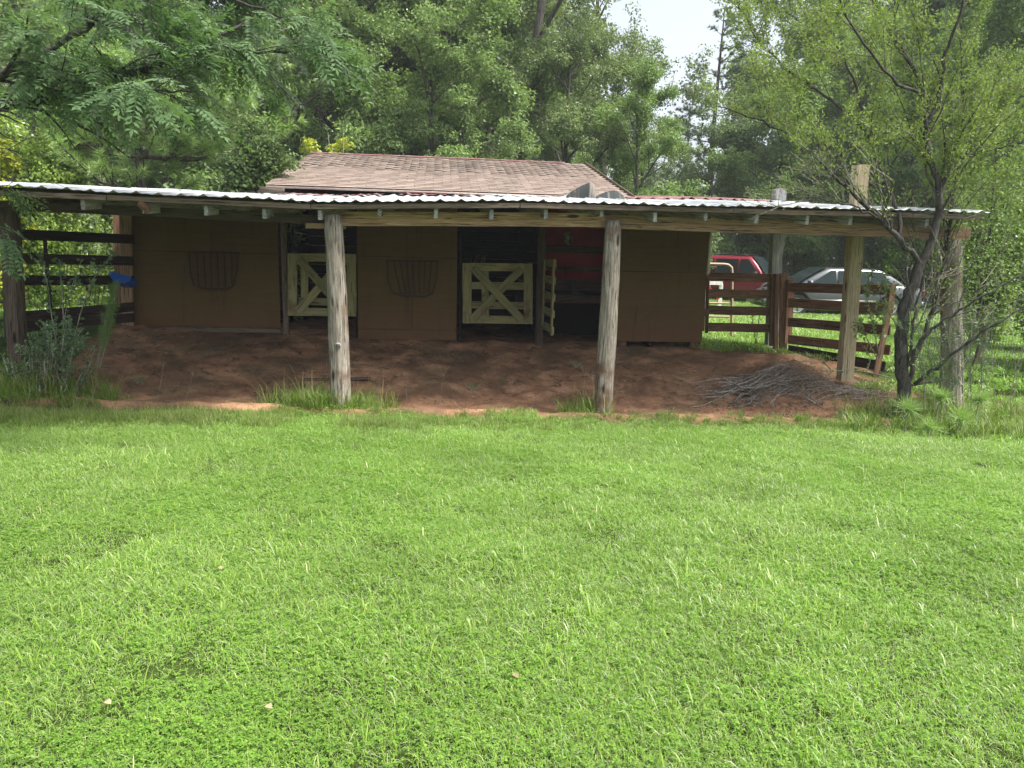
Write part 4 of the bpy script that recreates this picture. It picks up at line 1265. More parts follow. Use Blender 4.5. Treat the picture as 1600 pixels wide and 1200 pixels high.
    rm = np_mesh('rim', VV, FF, M_RIM)
    back_ = np_mesh('hub_back', *lathe([(wr * .62, -.015), (.001, -.015)]), M_TRIM)
    for wx in wheels:
        for s in (-1, 1):
            Mw = R0 @ Matrix.Translation((wx, s * (hw - .13), wr)) @ (Matrix.Identity(4) if s < 0 else Matrix.Rotation(math.pi, 4, 'Z'))
            wh = empty('wheel', Mw, parent=root)
            link('tyre', ty, Mw, wh); link('rim', rm, Mw, wh); link('hub_back', back_, Mw, wh)
        # dark wheel wells
        V, F = box_arrays(wr * 2.2, Wd * .80, wr * 1.6, (wx, 0, wr * 1.25))
        mk('wheel_well', V, F, M_TRIM, smooth=False)
    for s in (-1, 1):
        V, F = box_arrays(.10, .20, .13); Mm = Matrix.Translation((xa - .28, s * (hw + .09), zbelt + .08))
        V = V * 1.0; mk('mirror', V, F, paint if not dark_arch else M_TRIM, Mm, False)
        V, F = box_arrays(.16, .34, .13); z = np.interp(L / 2 - .12, px_, pz) - .10
        mk('headlight', V, F, M_LAMP, Matrix.Translation((L / 2 - .09, s * hw * .66, z)) @ Matrix.Rotation(-s * .35, 4, 'Z'), False)
        V, F = box_arrays(.08, .26, .15); z = np.interp(-L / 2 + .1, px_, pz) - .12
        mk('tail_light', V, F, M_RDB, Matrix.Translation((-L / 2 + .03, s * hw * .72, z)), False)
        for x in (wheels[1] + wr + .75, wheels[0] - .15 if False else wheels[1] + wr + 1.55):
            if x < xa:
                V, F = box_arrays(.16, .025, .03); mk('door_handle', V, F, paint, Matrix.Translation((x - .35, s * (hw + .0), zbelt - .12)), False)
        V, F = box_arrays(L * .42, .02, .035)
        mk('side_strip', V, F, M_RIM if not dark_arch else M_TRIM, Matrix.Translation((0.05, s * (hw + .004), .5)), False)
        for x in (xa - .25, (xf + xr) / 2 + .02, xr - .02):
            V, F = box_arrays(.012, .012, zbelt - .42); mk('door_seam', V, F, M_TRIM, Matrix.Translation((x, s * (hw * .997), (zbelt + .35) / 2)), False)
        if rack:
            P = np.array([(xr - .1, s * hw * .66, H + .0), (xr + .05, s * hw * .66, H + .065), (xf - .25, s * hw * .66, H + .065), (xf - .1, s * hw * .66, H)])
            V, F = tubes([(P, np.full(4, .02))], 6); mk('roof_rail', V, F, M_TRIM)
        if dark_arch:
            for wx in wheels:
                a = np.linspace(.05, math.pi - .05, 14); P = np.stack([wx + wr * 1.22 * np.cos(a), np.full(14, s * (hw + .0)), wr + wr * 1.22 * np.sin(a)], 1)
                V, F = tubes([(P, np.full(14, .045))], 6); mk('arch_trim', V, F, flat('grey_cladding', (.22, .22, .24), .6))
    for x, nm in ((L / 2 - .02, 'front_bumper'), (-L / 2 + .02, 'rear_bumper')):
        V, F = box_arrays(.10, Wd * .86, .20); mk(nm, V, F, M_TRIM if dark_arch else paint, Matrix.Translation((x, 0, .42)), False)
    return root
M_SILVER = flat('silver_car_paint', (.10, .11, .113), .3, .5, .03, coat=.3)
M_REDP = flat('red_car_paint', (.24, .016, .03), .3, .1, .04, coat=.5)
sx, sy = 10.0, 22.7
vehicle('sedan', 'silver grey saloon car parked on the grass behind the brown rail fence', 'car', (sx, sy, hz(sx, sy) - .03), 180, M_SILVER, 4.85, 1.78, 1.46,
        [(-2.43, .62, .78, .34), (-2.36, .90, .88, .26), (-2.1, .98, .96, .22), (-1.3, .99, 1, .2), (0, .96, 1, .2), (1.05, .93, 1, .2), (1.6, .86, .99, .2), (2.15, .74, .92, .22), (2.38, .6, .80, .26), (2.43, .5, .68, .32)],
        (1.42, .45, -1.05, -1.95, .93), (1.42, -1.38), .33,
        wins=[[(1.05, .10), (.28, .10), (.28, .86), (.42, .86)], [(.20, .10), (-.72, .10), (-.72, .86), (.20, .86)], [(-.80, .10), (-1.45, .12), (-1.05, .82), (-.80, .84)]])
sx, sy = 8.85, 28.2
vehicle('suv', 'dark red off-road vehicle with roof rails parked beyond the barn corner', 'suv', (sx, sy, hz(sx, sy) - .02), -36, M_REDP, 4.5, 1.82, 1.74,
        [(-2.25, .8, .86, .42), (-2.2, 1.02, .94, .38), (-1.9, 1.06, 1, .34), (0, 1.05, 1, .32), (.9, 1.04, 1, .32), (1.2, 1.02, .99, .34), (1.9, .95, .96, .34), (2.2, .84, .88, .38), (2.25, .62, .8, .42)],
        (1.08, .45, -1.85, -2.18, 1.04), (1.42, -1.36), .37, dark_arch=True, rack=True,
        wins=[[(.85, .08), (.12, .08), (.12, .84), (.42, .84)], [(.04, .08), (-.82, .08), (-.82, .84), (.04, .84)], [(-.92, .08), (-1.85, .08), (-1.7, .82), (-.92, .84)]])

# ------------------------------------------------------------------ brush pile
rq = np.random.default_rng(21)
g = []
for k in range(330):
    big = k < 60
    L_ = rq.uniform(.5, 1.7) if big else rq.uniform(.2, .8)
    a = rq.normal(.5, .45) if rq.random() < .7 else rq.uniform(0, 3.14)
    cx, cy = (rq.normal(-.1, .36), rq.normal(0, .2)) if rq.random() < .7 else (rq.normal(.7, .5), rq.normal(-.05, .15))
    hgt = max(.02, .38 - .5 * abs(cx) - .5 * abs(cy)) * rq.random() + .02
    s = rq.uniform(-.12, .25)
    t = np.linspace(-.5, .5, 6)[:, None]
    d = np.array([math.cos(a), math.sin(a) * .6, s])
    P = np.array([cx, cy, hgt]) + d * L_ * t + rq.normal(0, .02, (6, 3)) * L_
    P[:, 2] = np.maximum(P[:, 2], .01)
    g.append((P, np.linspace(.010 if big else .0045, .002, 6)))
px_c = gp(1215, 605)
V, F = tubes(g, 4)
V[:, 2] += h(V[:, 0] + px_c.x, V[:, 1] + px_c.y) - hz(px_c.x, px_c.y)
pile = empty('brush_pile', Matrix.Translation((px_c.x, px_c.y, hz(px_c.x, px_c.y))), 'heap of grey dead sticks and twigs on the red clay by the lawn', 'brush pile')
o = link('sticks', np_mesh('sticks', V, F, M_STICK), W[pile], pile, kind='stuff')
n = 3500
C = rq.normal(0, 1, (n, 3)) * [.26, .17, .10] + [.22, .03, .16]; C[:, 2] = np.abs(C[:, 2])
D = rand_dirs(rq, n); Nn = rand_dirs(rq, n)
V, F = leaf_quads(C, D, Nn, rq.uniform(.03, .09, n), np.full(n, .0035))
V[:, 2] += h(V[:, 0] + px_c.x, V[:, 1] + px_c.y) - hz(px_c.x, px_c.y)
link('dead_needles', np_mesh('dead_needles', V, F, L_DEAD, tint=np.repeat(rq.random(n), 4)), W[pile], pile, kind='stuff')
# cut logs and clods lying at the edge
for x, y, L_, yaw, lab in ((-2.9, 9.85, .9, 12, 'half-buried pale board lying on the clay left of the leaning pole'), (2.35, 9.15, .5, -8, 'flat tan stone-like plank end between brush pile and round pole')):
    M = Matrix.Translation((x, y, hz(x, y) + .01)) @ Matrix.Rotation(rad(yaw), 4, 'Z')
    link('board_scrap', plank_mesh(L_, .1, .03, M_SHELF, seg=4, warp=.01), M, None, lab, 'board')
# ------------------------------------------------------------------ plants: branching and foliage
def unit(v): return v / (np.linalg.norm(v) + 1e-9)

def smooth_poly(pts, n):
    P = np.array(pts, float); t = np.linspace(0, 1, len(P)); T = np.linspace(0, 1, n)
    out = np.stack([np.interp(T, t, P[:, k]) for k in range(3)], 1)
    for _ in range(2): out[1:-1] = (out[:-2] + 2 * out[1:-1] + out[2:]) / 4
    return out

def spawn(rng, polys, per_m, lmin, lmax, angle=(.4, 1.1), rs=.5, up=.25, t0=.15, seg=6, wob=.09, rmin=.0025, rmax=9, taper=.35, droop=0):
    out = []
    for P, R in polys:
        L = np.linalg.norm(np.diff(P, axis=0), axis=1).sum()
        n = rng.poisson(per_m * L * (1 - t0)) if per_m * L < 50 else int(per_m * L)
        for _ in range(n):
            t = rng.uniform(t0, 1); f = t * (len(P) - 1); i = min(int(f), len(P) - 2); f -= i
            p = P[i] * (1 - f) + P[i + 1] * f; r = R[i] * (1 - f) + R[i + 1] * f
            T = unit(P[i + 1] - P[i]); a = rng.uniform(*angle)
            q = unit(np.cross(T, unit(rng.normal(0, 1, 3))))
            d = unit(T * math.cos(a) + q * math.sin(a) + np.array([0, 0, up]))
            ln = rng.uniform(lmin, lmax) * (1 - .4 * t)
            pts = [p]; st = ln / (seg - 1)
            for k in range(seg - 1):
                d = unit(d + rng.normal(0, wob, 3) + np.array([0, 0, up * .12 - droop * k / seg])); pts.append(pts[-1] + d * st)
            r0 = min(max(r * rs, rmin), rmax)
            out.append((np.array(pts), np.linspace(r0, max(r0 * taper, rmin * .6), seg)))
    return out

def along(rng, polys, per_m, t0=.1):
    polys = [p for p in polys if len(p[0]) > 1]
    """points and tangents strewn along twigs"""
    C, D = [], []
    for P, R in polys:
        L = np.linalg.norm(np.diff(P, axis=0), axis=1).sum(); n = max(1, int(per_m * L + rng.random()))
        t = rng.uniform(t0, 1, n) * (len(P) - 1); i = np.minimum(t.astype(int), len(P) - 2); f = (t - i)[:, None]
        C.append(P[i] * (1 - f) + P[i + 1] * f); D.append(P[i + 1] - P[i])
    C = np.concatenate(C); D = np.concatenate(D); return C, D / (np.linalg.norm(D, axis=1, keepdims=True) + 1e-9)

def leafage(rng, C, D, lmin, lmax, ratio=.5, off=.03, up=.7, fwd=.5, droop=.2, tshift=None):
    n = len(C)
    d = D * fwd + rng.normal(0, .6, (n, 3)); d[:, 2] -= droop; d /= np.linalg.norm(d, axis=1, keepdims=True)
    nn = rng.normal(0, .6, (n, 3)); nn[:, 2] += up; nn -= d * (nn * d).sum(1, keepdims=True); nn /= np.linalg.norm(nn, axis=1, keepdims=True) + 1e-9
    L = rng.uniform(lmin, lmax, n)
    V, F = leaf_quads(C + d * (L * .5)[:, None] + rng.normal(0, off, (n, 3)), d, nn, L, L * ratio)
    t = rng.random(n) * .8
    if tshift is not None: t = np.clip(t * .6 + tshift, 0, 1)
    return V, F, np.repeat(t, 4)

def crown_clusters(rng, CC, rad_, per, lmin, lmax, ratio=.6, up=.6, flat_=.65, center=None):
    n = len(CC) * per
    ci = np.repeat(np.arange(len(CC)), per)
    rr = np.repeat(rng.uniform(.6, 1.3, len(CC)) * rad_, per)
    o = rand_dirs(rng, n) * (rng.random(n) ** .45)[:, None] * rr[:, None]; o[:, 2] *= flat_
    C = CC[ci] + o
    out = o / (np.linalg.norm(o, axis=1, keepdims=True) + 1e-9)
    nn = out * .6 + rng.normal(0, .55, (n, 3)); nn[:, 2] += up; nn /= np.linalg.norm(nn, axis=1, keepdims=True)
    d = rng.normal(0, 1, (n, 3)); d[:, 2] -= .4; d -= nn * (nn * d).sum(1, keepdims=True); d /= np.linalg.norm(d, axis=1, keepdims=True)
    L = rng.uniform(lmin, lmax, n)
    V, F = leaf_quads(C, d, nn, L, L * ratio)
    ts = np.repeat(rng.uniform(-.1, .35, len(CC)), per)
    return V, F, np.repeat(np.clip(rng.random(n) * .55 + ts, 0, .8), 4)

def broadleaf(seed, H, base, spread, ncl, per, leaf, crad, trunk_r, limbs=11, lean=0, wispy=0):
    rng = np.random.default_rng(seed)
    trunk = smooth_poly([(0, 0, -.2), (lean * .2 + rng.normal(0, .1), rng.normal(0, .1), H * .3), (lean * .5 + rng.normal(0, .25), rng.normal(0, .25), H * .6), (lean, rng.normal(0, .3), H * .96)], 14)
    tr = np.linspace(trunk_r, trunk_r * .12, 14) ** 1.0
    polys = [(trunk, tr)]; L1 = []
    for k in range(limbs):
        t = base + (1 - base) * (k + rng.random()) / limbs * .95
        f = t * 13; i = min(int(f), 12); p = trunk[i] + (trunk[i + 1] - trunk[i]) * (f - i)
        th = k * 2.4 + rng.normal(0, .4); el = rng.uniform(.15, .75) + .3 * t
        s = spread * (math.sin(math.pi * min(.98, (t - base) / (1 - base) * .72 + .22)) ** .7) * rng.uniform(.75, 1.1)
        d = np.array([math.cos(th) * math.cos(el), math.sin(th) * math.cos(el), math.sin(el)])
        pts = [p, p + d * s * .45 + [0, 0, .05 * s], p + d * s * .8 + [0, 0, .1 * s] + rng.normal(0, .15, 3), p + d * s * [1.05, 1.05, .9] + rng.normal(0, .2, 3)]
        P = smooth_poly(pts, 9); L1.append((P, np.linspace(tr[i] * .55, .02, 9)))
    L2 = spawn(rng, L1, 1.3, spread * .25, spread * .55, angle=(.5, 1.1), t0=.2, rmin=.012)
    L2b = spawn(rng, [(trunk[6:], tr[6:])], 1.1, spread * .2, spread * .4, t0=.3, rmin=.012)
    L3 = spawn(rng, L2 + L2b, 1.2, spread * .12, spread * .28, t0=.3, rmin=.007, seg=4)
    tw = L2 + L2b + L3
    V, F = tubes([(P, R) for P, R in polys], 9)
    V2, F2 = tubes(L1 + L2 + L2b, 5)
    bark = join_arrays([(V, F), (V2, F2)])
    C, _ = along(rng, tw + [(P[4:], R[4:]) for P, R in L1], 6, .25)
    CC = C[rng.choice(len(C), ncl, replace=ncl > len(C))] + rng.normal(0, crad * .4, (ncl, 3))
    V, F, T = crown_clusters(rng, CC, crad, per, leaf[0], leaf[1])
    return bark, (V, F, T)

def shrub_mass(seed, H, spread, ncl, per, leaf, crad, stems=7, cone=0.0):
    rng = np.random.default_rng(seed)
    st = []
    for k in range(stems):
        th = rng.uniform(0, 6.28); s = spread * rng.uniform(.2, .75); hh = H * rng.uniform(.6, .98)
        st.append((smooth_poly([(0, 0, -.1), (math.cos(th) * s * .3, math.sin(th) * s * .3, hh * .45), (math.cos(th) * s, math.sin(th) * s, hh)], 8), np.linspace(.02 + .01 * H, .006, 8)))
    L2 = spawn(rng, st, 3, spread * .3, spread * .6, up=.15, t0=.15, rmin=.004)
    bark = tubes(st + L2, 4)
    C, _ = along(rng, st + L2, 7, .1)
    CC = C[rng.choice(len(C), ncl, replace=ncl > len(C))] + rng.normal(0, crad * .5, (ncl, 3))
    if cone: 
        k = 1 - cone * np.clip(CC[:, 2:3] / H, 0, 1); CC[:, :2] *= k
    CC[:, 2] = np.abs(CC[:, 2])
    V, F, T = crown_clusters(rng, CC, crad, per, leaf[0], leaf[1])
    return bark, (V, F, T)

def pine(seed, H, spread, bare=.35, whorls=14, tufts=5, needles=46, nl=.2, nw=.008):
    rng = np.random.default_rng(seed)
    trunk = smooth_poly([(0, 0, -.2), (rng.normal(0, .1), rng.normal(0, .1), H * .5), (rng.normal(0, .2), rng.normal(0, .2), H)], 10)
    polys = [(trunk, np.linspace(.018 * H, .03, 10))]; br = []
    for k in range(whorls):
        t = bare + (1 - bare) * k / whorls; z = t * H
        s = spread * (1 - .75 * ((t - bare) / (1 - bare)) ** 1.4) * rng.uniform(.7, 1.1)
        for q in range(4):
            th = rng.uniform(0, 6.28); p = np.array([np.interp(z, trunk[:, 2], trunk[:, 0]), np.interp(z, trunk[:, 2], trunk[:, 1]), z])
            d = np.array([math.cos(th), math.sin(th), 0])
            br.append((smooth_poly([p, p + d * s * .5 + [0, 0, .02 * s], p + d * s + [0, 0, .3 * s]], 6), np.linspace(.03, .01, 6)))
    L2 = spawn(rng, br, 2.2, .4, .9, up=.3, t0=.35, seg=4, rmin=.006)
    bark = join_arrays([tubes(polys, 8), tubes(br + L2, 4)])
    C, D = along(rng, L2 + [(P[2:], R[2:]) for P, R in br], tufts, .35)
    V, F, T = needle_tufts(rng, C, D, needles, nl, nw)
    return bark, (V, F, T)

def needle_tufts(rng, C, D, needles, nl, nw, spread_=.9):
    n = len(C) * needles; i = np.repeat(np.arange(len(C)), needles)
    d = D[i] * .75 + rand_dirs(rng, n) * spread_ + [0, 0, .25]; d /= np.linalg.norm(d, axis=1, keepdims=True)
    s = np.cross(d, rand_dirs(rng, n)); s /= np.linalg.norm(s, axis=1, keepdims=True) + 1e-9
    L = nl * rng.uniform(.7, 1.1, n)[:, None]
    b = C[i] + rng.normal(0, .02, (n, 3)); e = b + d * L; e[:, 2] -= L[:, 0] * .12
    V = np.stack([b - s * nw / 2, b + s * nw / 2, e], 1).reshape(-1, 3)
    return V, np.arange(n * 3).reshape(n, 3), np.repeat(np.clip(np.repeat(rng.uniform(0, .6, len(C)), needles) + rng.random(n) * .4, 0, 1), 3)

def bottlebrush(rng, shoots, per_m, nl, nw):
    C, D = along(rng, shoots, per_m, .0)
    n = len(C)
    q = np.cross(D, rand_dirs(rng, n)); q /= np.linalg.norm(q, axis=1, keepdims=True) + 1e-9
    d = D * rng.uniform(.45, 1.0, n)[:, None] + q; d /= np.linalg.norm(d, axis=1, keepdims=True)
    s = np.cross(d, rand_dirs(rng, n)); s /= np.linalg.norm(s, axis=1, keepdims=True) + 1e-9
    L = nl * rng.uniform(.75, 1.1, n)[:, None]; e = C + d * L; e[:, 2] -= L[:, 0] * .08
    V = np.stack([C - s * nw / 2, C + s * nw / 2, e], 1).reshape(-1, 3)
    return V, np.arange(n * 3).reshape(n, 3), np.repeat(rng.random(n), 3)

def plant(name, label, cat, loc, bark, leaves, bmat, lmat, yaw=0, scale=1, group=None, tname='trunk', lname='crown'):
    """Empty at the foot with trunk and crown as parts; meshes may be shared"""
    M = Matrix.Translation(loc) @ Matrix.Rotation(yaw, 4, 'Z') @ Matrix.Diagonal((scale, scale, scale, 1))
    root = empty(name, M, label, cat, group)
    if bark is not None:
        me = bark if isinstance(bark, bpy.types.Mesh) else np_mesh(tname, bark[0], bark[1], bmat, True)
        link(tname, me, M, root)
    if leaves is not None:
        me = leaves if isinstance(leaves, bpy.types.Mesh) else np_mesh(lname, leaves[0], leaves[1], lmat, tint=leaves[2])
        link(lname, me, M, root)
    return root

def proto(gen, bmat, lmat):
    b, l = gen
    return (np_mesh('trunk', b[0], b[1], bmat, True), np_mesh('crown', l[0], l[1], lmat, tint=l[2]))

# shared shapes
T_OAK = [proto(broadleaf(400 + k, 17, .22, 5.2, 620, 62, (.11, .20), .62, .30, limbs=14), M_BARK, L_OAK) for k in range(2)]
T_OAKTHIN = [proto(broadleaf(410, 18, .38, 5.5, 330, 46, (.11, .19), .55, .30, limbs=10, lean=1.2), M_BARK, L_OAK)]
T_MAPLE = [proto(broadleaf(420 + k, 12, .10, 3.9, 560, 64, (.10, .17), .50, .2, limbs=15), M_BARK, L_MAPLE) for k in range(2)]
T_FAR = [proto(broadleaf(430, 19, .12, 6.2, 520, 56, (.17, .28), .85, .32, limbs=14), M_BARK, L_FAR)]
T_UNDER = [proto(shrub_mass(440 + k, 4.5, 2.4, 420, 56, (.08, .14), .38, cone=.45), M_BARK, [L_MAPLE, L_FAR][k]) for k in range(2)]
T_PINE = [proto(pine(450, 18, 3.0, bare=.35, nw=.02, nl=.26, needles=34), M_BARK, L_PINEDARK)]
KINDS_ = dict(oak=T_OAK, thin=T_OAKTHIN, maple=T_MAPLE, far=T_FAR, under=T_UNDER, pine=T_PINE)

# (kind, variant, px at its foot line, distance y, scale, yaw, label)
wood = [
 ('oak', 0, 500, 25, .95, 0, 'dark broad oak whose limbs fork low above the left end of the barn roof'),
 ('oak', 1, 600, 29, 1.05, 1, 'tall dark green oak behind the left half of the shingle ridge'),
 ('maple', 0, 665, 22, .80, 2, 'mid green sweetgum in front of the dark oaks behind the shingle ridge'),
 ('maple', 1, 720, 21.5, .58, 3, 'small cone-shaped light green tree peeping over the middle of the ridge'),
 ('maple', 0, 560, 22.5, .66, 4, 'leafy sapling with pale star leaves over the left third of the ridge'),
 ('thin', 0, 800, 26, .98, .4, 'tall oak with bare grey trunk leaning up through the middle of the picture'),
 ('oak', 0, 760, 33, 1.0, 2.2, 'dense dark oak directly behind the leaning grey trunk'),
 ('oak', 1, 880, 24, .52, 2.8, 'low grey-green oak hanging over the right half of the ridge'),
 ('oak', 0, 960, 25, .50, 4.1, 'rounded grey-green oak beside the right end of the shingle roof'),
 ('maple', 1, 985, 22, .55, 5, 'bright yellow-green tree just right of the gable end'),
 ('thin', 0, 945, 36, .95, 3.5, 'thin-crowned oak letting white sky through left of the sky gap'),
 ('far', 0, 480, 40, 1.0, 1, 'hazy tall tree far behind the oaks on the left'),
 ('far', 0, 640, 42, 1.05, 2, 'hazy tall tree far behind the sweetgum'),
 ('far', 0, 800, 44, 1.0, 3, 'hazy tall tree far behind the leaning grey trunk'),
 ('far', 0, 1000, 42, .50, 4, 'low hazy tree below the gap of open sky'),
 ('pine', 0, 1105, 40, .80, 0, 'tall dark pine on the right side of the sky gap'),
 ('pine', 0, 1062, 44, .60, 2, 'shorter pine inside the right edge of the sky gap'),
 ('far', 0, 1130, 35, .48, 5, 'blue-green rounded tree behind the red tin at the barn corner'),
 ('far', 0, 1290, 37, .98, .5, 'tall tree rising between the grey and the pale square posts'),
 ('far', 0, 1350, 42, 1.05, 1.5, 'tall tree rising behind the pale square post'),
 ('pine', 0, 1370, 41, 1.0, 1, 'tall pine far behind the pale square post'),
 ('far', 0, 1460, 38, 1.0, 2.5, 'tall tree behind the small-leaved tree on the right'),
 ('oak', 1, 1570, 33, 1.05, 3.3, 'large oak at the right edge behind the black board fence'),
 ('pine', 0, 1600, 30, .9, 3, 'dark pine at the top right corner'),
 ('far', 0, 1700, 36, 1.0, 3.5, 'tall tree beyond the right edge of the lawn'),
 ('oak', 0, 1800, 30, 1.0, 5, 'oak standing outside the right end of the board fence'),
 ('maple', 0, 300, 24, 1.0, 1.1, 'bright green maple behind the young pine'),
 ('maple', 1, 410, 21, .80, 2.1, 'light green maple between the young pine and the oaks'),
 ('oak', 1, 180, 28, 1.0, .1, 'big oak behind the compound-leaved branches on the left'),
 ('maple', 0, 60, 23, .85, 3, 'maple behind the lime green bush'),
 ('far', 0, 50, 38, 1.0, 5, 'tall hazy tree at the far left'),
 ('far', 0, 330, 40, 1.0, .7, 'tall hazy tree far behind the young pine'),
 ('far', 0, -150, 34, 1.0, 2, 'tall tree outside the left edge'),
 ('maple', 1, -120, 24, 1.0, 1, 'maple outside the left edge behind the wire gate'),
 ('maple', 0, 540, 27, 1.15, 2.2, 'tall fresh green sweetgum between the two dark oaks on the left'),
 ('maple', 1, 690, 27, 1.15, 4.2, 'tall mid green sweetgum left of the leaning grey trunk'),
 ('maple', 0, 1200, 31, .74, 3.2, 'soft green tree behind the grey square post'),
 ('maple', 1, 1270, 32, .95, 1.2, 'soft green tree left of the pale square post'),
 ('maple', 0, 1420, 31, 1.0, 4.4, 'bright green tree right of the pale square post'),
 ('maple', 1, 1520, 27, .95, 2.9, 'bright green tree over the tail of the silver car'),
 ('maple', 0, 1640, 25, 1.0, 5.5, 'bright green tree at the right edge'),
]
for kd, vi, px, y, sc_, yaw, lab in wood:
    p = at(px, 400, y)
    b, l = KINDS_[kd][vi]
    plant('pine_tree' if kd == 'pine' else 'tree', lab, 'tree', (p.x, y, hz(p.x, y) - .1), b, l, None, None, yaw, sc_)
under = [(0, 1128, 33, .62, 'bushy green tree behind the roof of the red vehicle'), (1, 1200, 34, .9, 'dark shrub behind the bonnet of the red vehicle'), (0, 1262, 32, .85, 'leafy shrub between the two parked vehicles'),
         (1, 1330, 33, .8, 'dark shrub behind the windscreen of the silver car'), (0, 1400, 32, .9, 'green shrub behind the roof of the silver car'), (1, 1470, 31, .9, 'shrub behind the tail of the silver car'), (0, 1540, 29, .9, 'shrub leaning over the black board fence'),
         (1, 1600, 28.5, 1.0, 'dark shrub at the right edge behind the black board fence'), (0, 1690, 29, 1.0, 'shrub beyond the right edge'),
         (0, 620, 19.6, .86, 'small fresh green bush over the ridge, left of centre'), (1, 800, 20, .85, 'dark bush peeping over the middle of the ridge'), (0, 1010, 19, .80, 'bush with light green tips against the gable end'),
         (1, 915, 20, .85, 'dark bush over the right part of the ridge'), (1, 700, 20.5, .88, 'dark green bush over the ridge under the small cone-shaped tree'), (1, 500, 20, .9, 'dark bush behind the two yellow saplings'),
         (1, 1075, 27, .85, 'dark shrub beyond the red tin at the barn corner'), (0, 1150, 26, .0, ''),
         (0, 20, 17, .75, 'sunlit shrub beyond the dark board fence, left part'), (1, 110, 16, .70, 'shrub beyond the dark board fence, middle part'), (0, 180, 19, .8, 'shrub seen between fence and brown corner board')]
for vi, px, y, sc_, lab in under:
    if not sc_: continue
    p = at(px, 400, y); b, l = T_UNDER[vi]
    plant('shrub', lab, 'shrub', (p.x, y, hz(p.x, y) - .05), b, l, None, None, px * .1, sc_)
for px, H, lab in ((492, 3.95, 'small bright yellow sapling left of its taller twin over the ridge'), (533, 4.25, 'taller bright yellow sapling poking over the shingle ridge')):
    p = at(px, 400, 18.6)
    b, l = shrub_mass(500 + px, H + .45, .62, 90, 40, (.08, .14), .22, stems=4, cone=.4)
    plant('yellow_sapling', lab, 'sapling', (p.x, 18.6, hz(p.x, 18.6)), b, l, M_TWIG, L_YEL)

# lime green bush and its yellow neighbour at the far left; dark juniper-like bush by the shingles
p = at(75, 400, 13.2)
b, l = shrub_mass(610, 4.15, 1.5, 620, 60, (.045, .085), .24, stems=12)
plant('lime_bush', 'feathery lime green bush behind the left end of the tin roof', 'bush', (p.x, 13.2, hz(p.x, 13.2)), b, l, M_TWIG, L_LIME)
p = at(5, 400, 12.4)
b, l = shrub_mass(611, 3.3, .7, 160, 46, (.06, .11), .2, stems=6)
plant('yellow_bush', 'yellow-leaved bush at the left edge in front of the lime green bush', 'bush', (p.x, 12.4, hz(p.x, 12.4)), b, l, M_TWIG, L_YEL)
p = at(428, 400, 13.0)
b, l = shrub_mass(612, 3.95, .72, 640, 54, (.05, .09), .22, stems=9, cone=.15)
pt_ = BM @ Vector((-5.35, 5.3, 0))
p = BM @ Vector((-3.85, 3.35, 0))
k4 = np.repeat(l[0].reshape(-1, 4, 3)[:, :, 2].min(1) > 2.42, 4)      # the crown only starts above the tin
l = (l[0][k4], np.arange(k4.sum()).reshape(-1, 4), l[2][k4])
kb = b[0][b[1]][:, :, 2].min(1) > 2.42
b = (b[0], b[1][kb])
plant('juniper_bush', 'dark olive bush crowding the left end of the shingle roof', 'bush', (p.x, p.y, .1), b, l, M_BARK, leaf_mat('olive_needles', (.04, .075, .02), (.11, .17, .04)))
p = at(450, 400, 13.6)
b, l = shrub_mass(613, 3.25, .32, 70, 34, (.05, .09), .13, stems=4)
plant('yellow_sprig', 'pale yellow-green sprig between olive bush and shingles', 'bush', (p.x, 13.75, .1), b, l, M_TWIG, L_LIME)

# young pine with bottlebrush shoots
rp = np.random.default_rng(77)
py0 = 14.0; pb = at(255, 400, py0)
tr = [np.array(at(225, 420, py0)), np.array(at(218, 230, py0)), np.array(at(210, 150, py0)), np.array(at(205, 60, py0))]
tr = smooth_poly(tr, 10); tr[0, 2] = 0
limbs = []
for k in range(44):
    t = rp.uniform(.28, .8); i = int(t * 9); p = tr[i]; th = rp.uniform(-.9, 4.0); s = rp.uniform(1.0, 2.9) * (1.2 - .6 * t)
    d = np.array([math.cos(th), -math.sin(th) * .8, 0]); d[0] = abs(d[0]) * (1 if rp.random() < .72 else -.7)
    limbs.append((smooth_poly([p, p + d * s * .5 + [0, 0, -.05], p + d * s + [0, 0, .25 * s]], 7), np.linspace(.035, .012, 7)))
subs = spawn(rp, limbs, 5.0, .35, .85, angle=(.4, .9), up=.5, t0=.2, seg=5, rmin=.007)
shoots = [(P[2:], R[2:]) for P, R in subs] + [(P[4:], R[4:]) for P, R in limbs]
V, F, T = bottlebrush(rp, shoots, 430, .21, .011)
base_ = np.array([pb.x - .4, py0, 0.1])
bk = join_arrays([tubes([(tr, np.linspace(.10, .03, 10))], 8), tubes(limbs + subs, 5)])
plant('young_pine', 'young pine with soft bottlebrush shoots spreading over the tin roof', 'tree', base_, (bk[0] - base_, bk[1]), (V - base_, F, T), M_BARK, L_PINE, lname='needles')

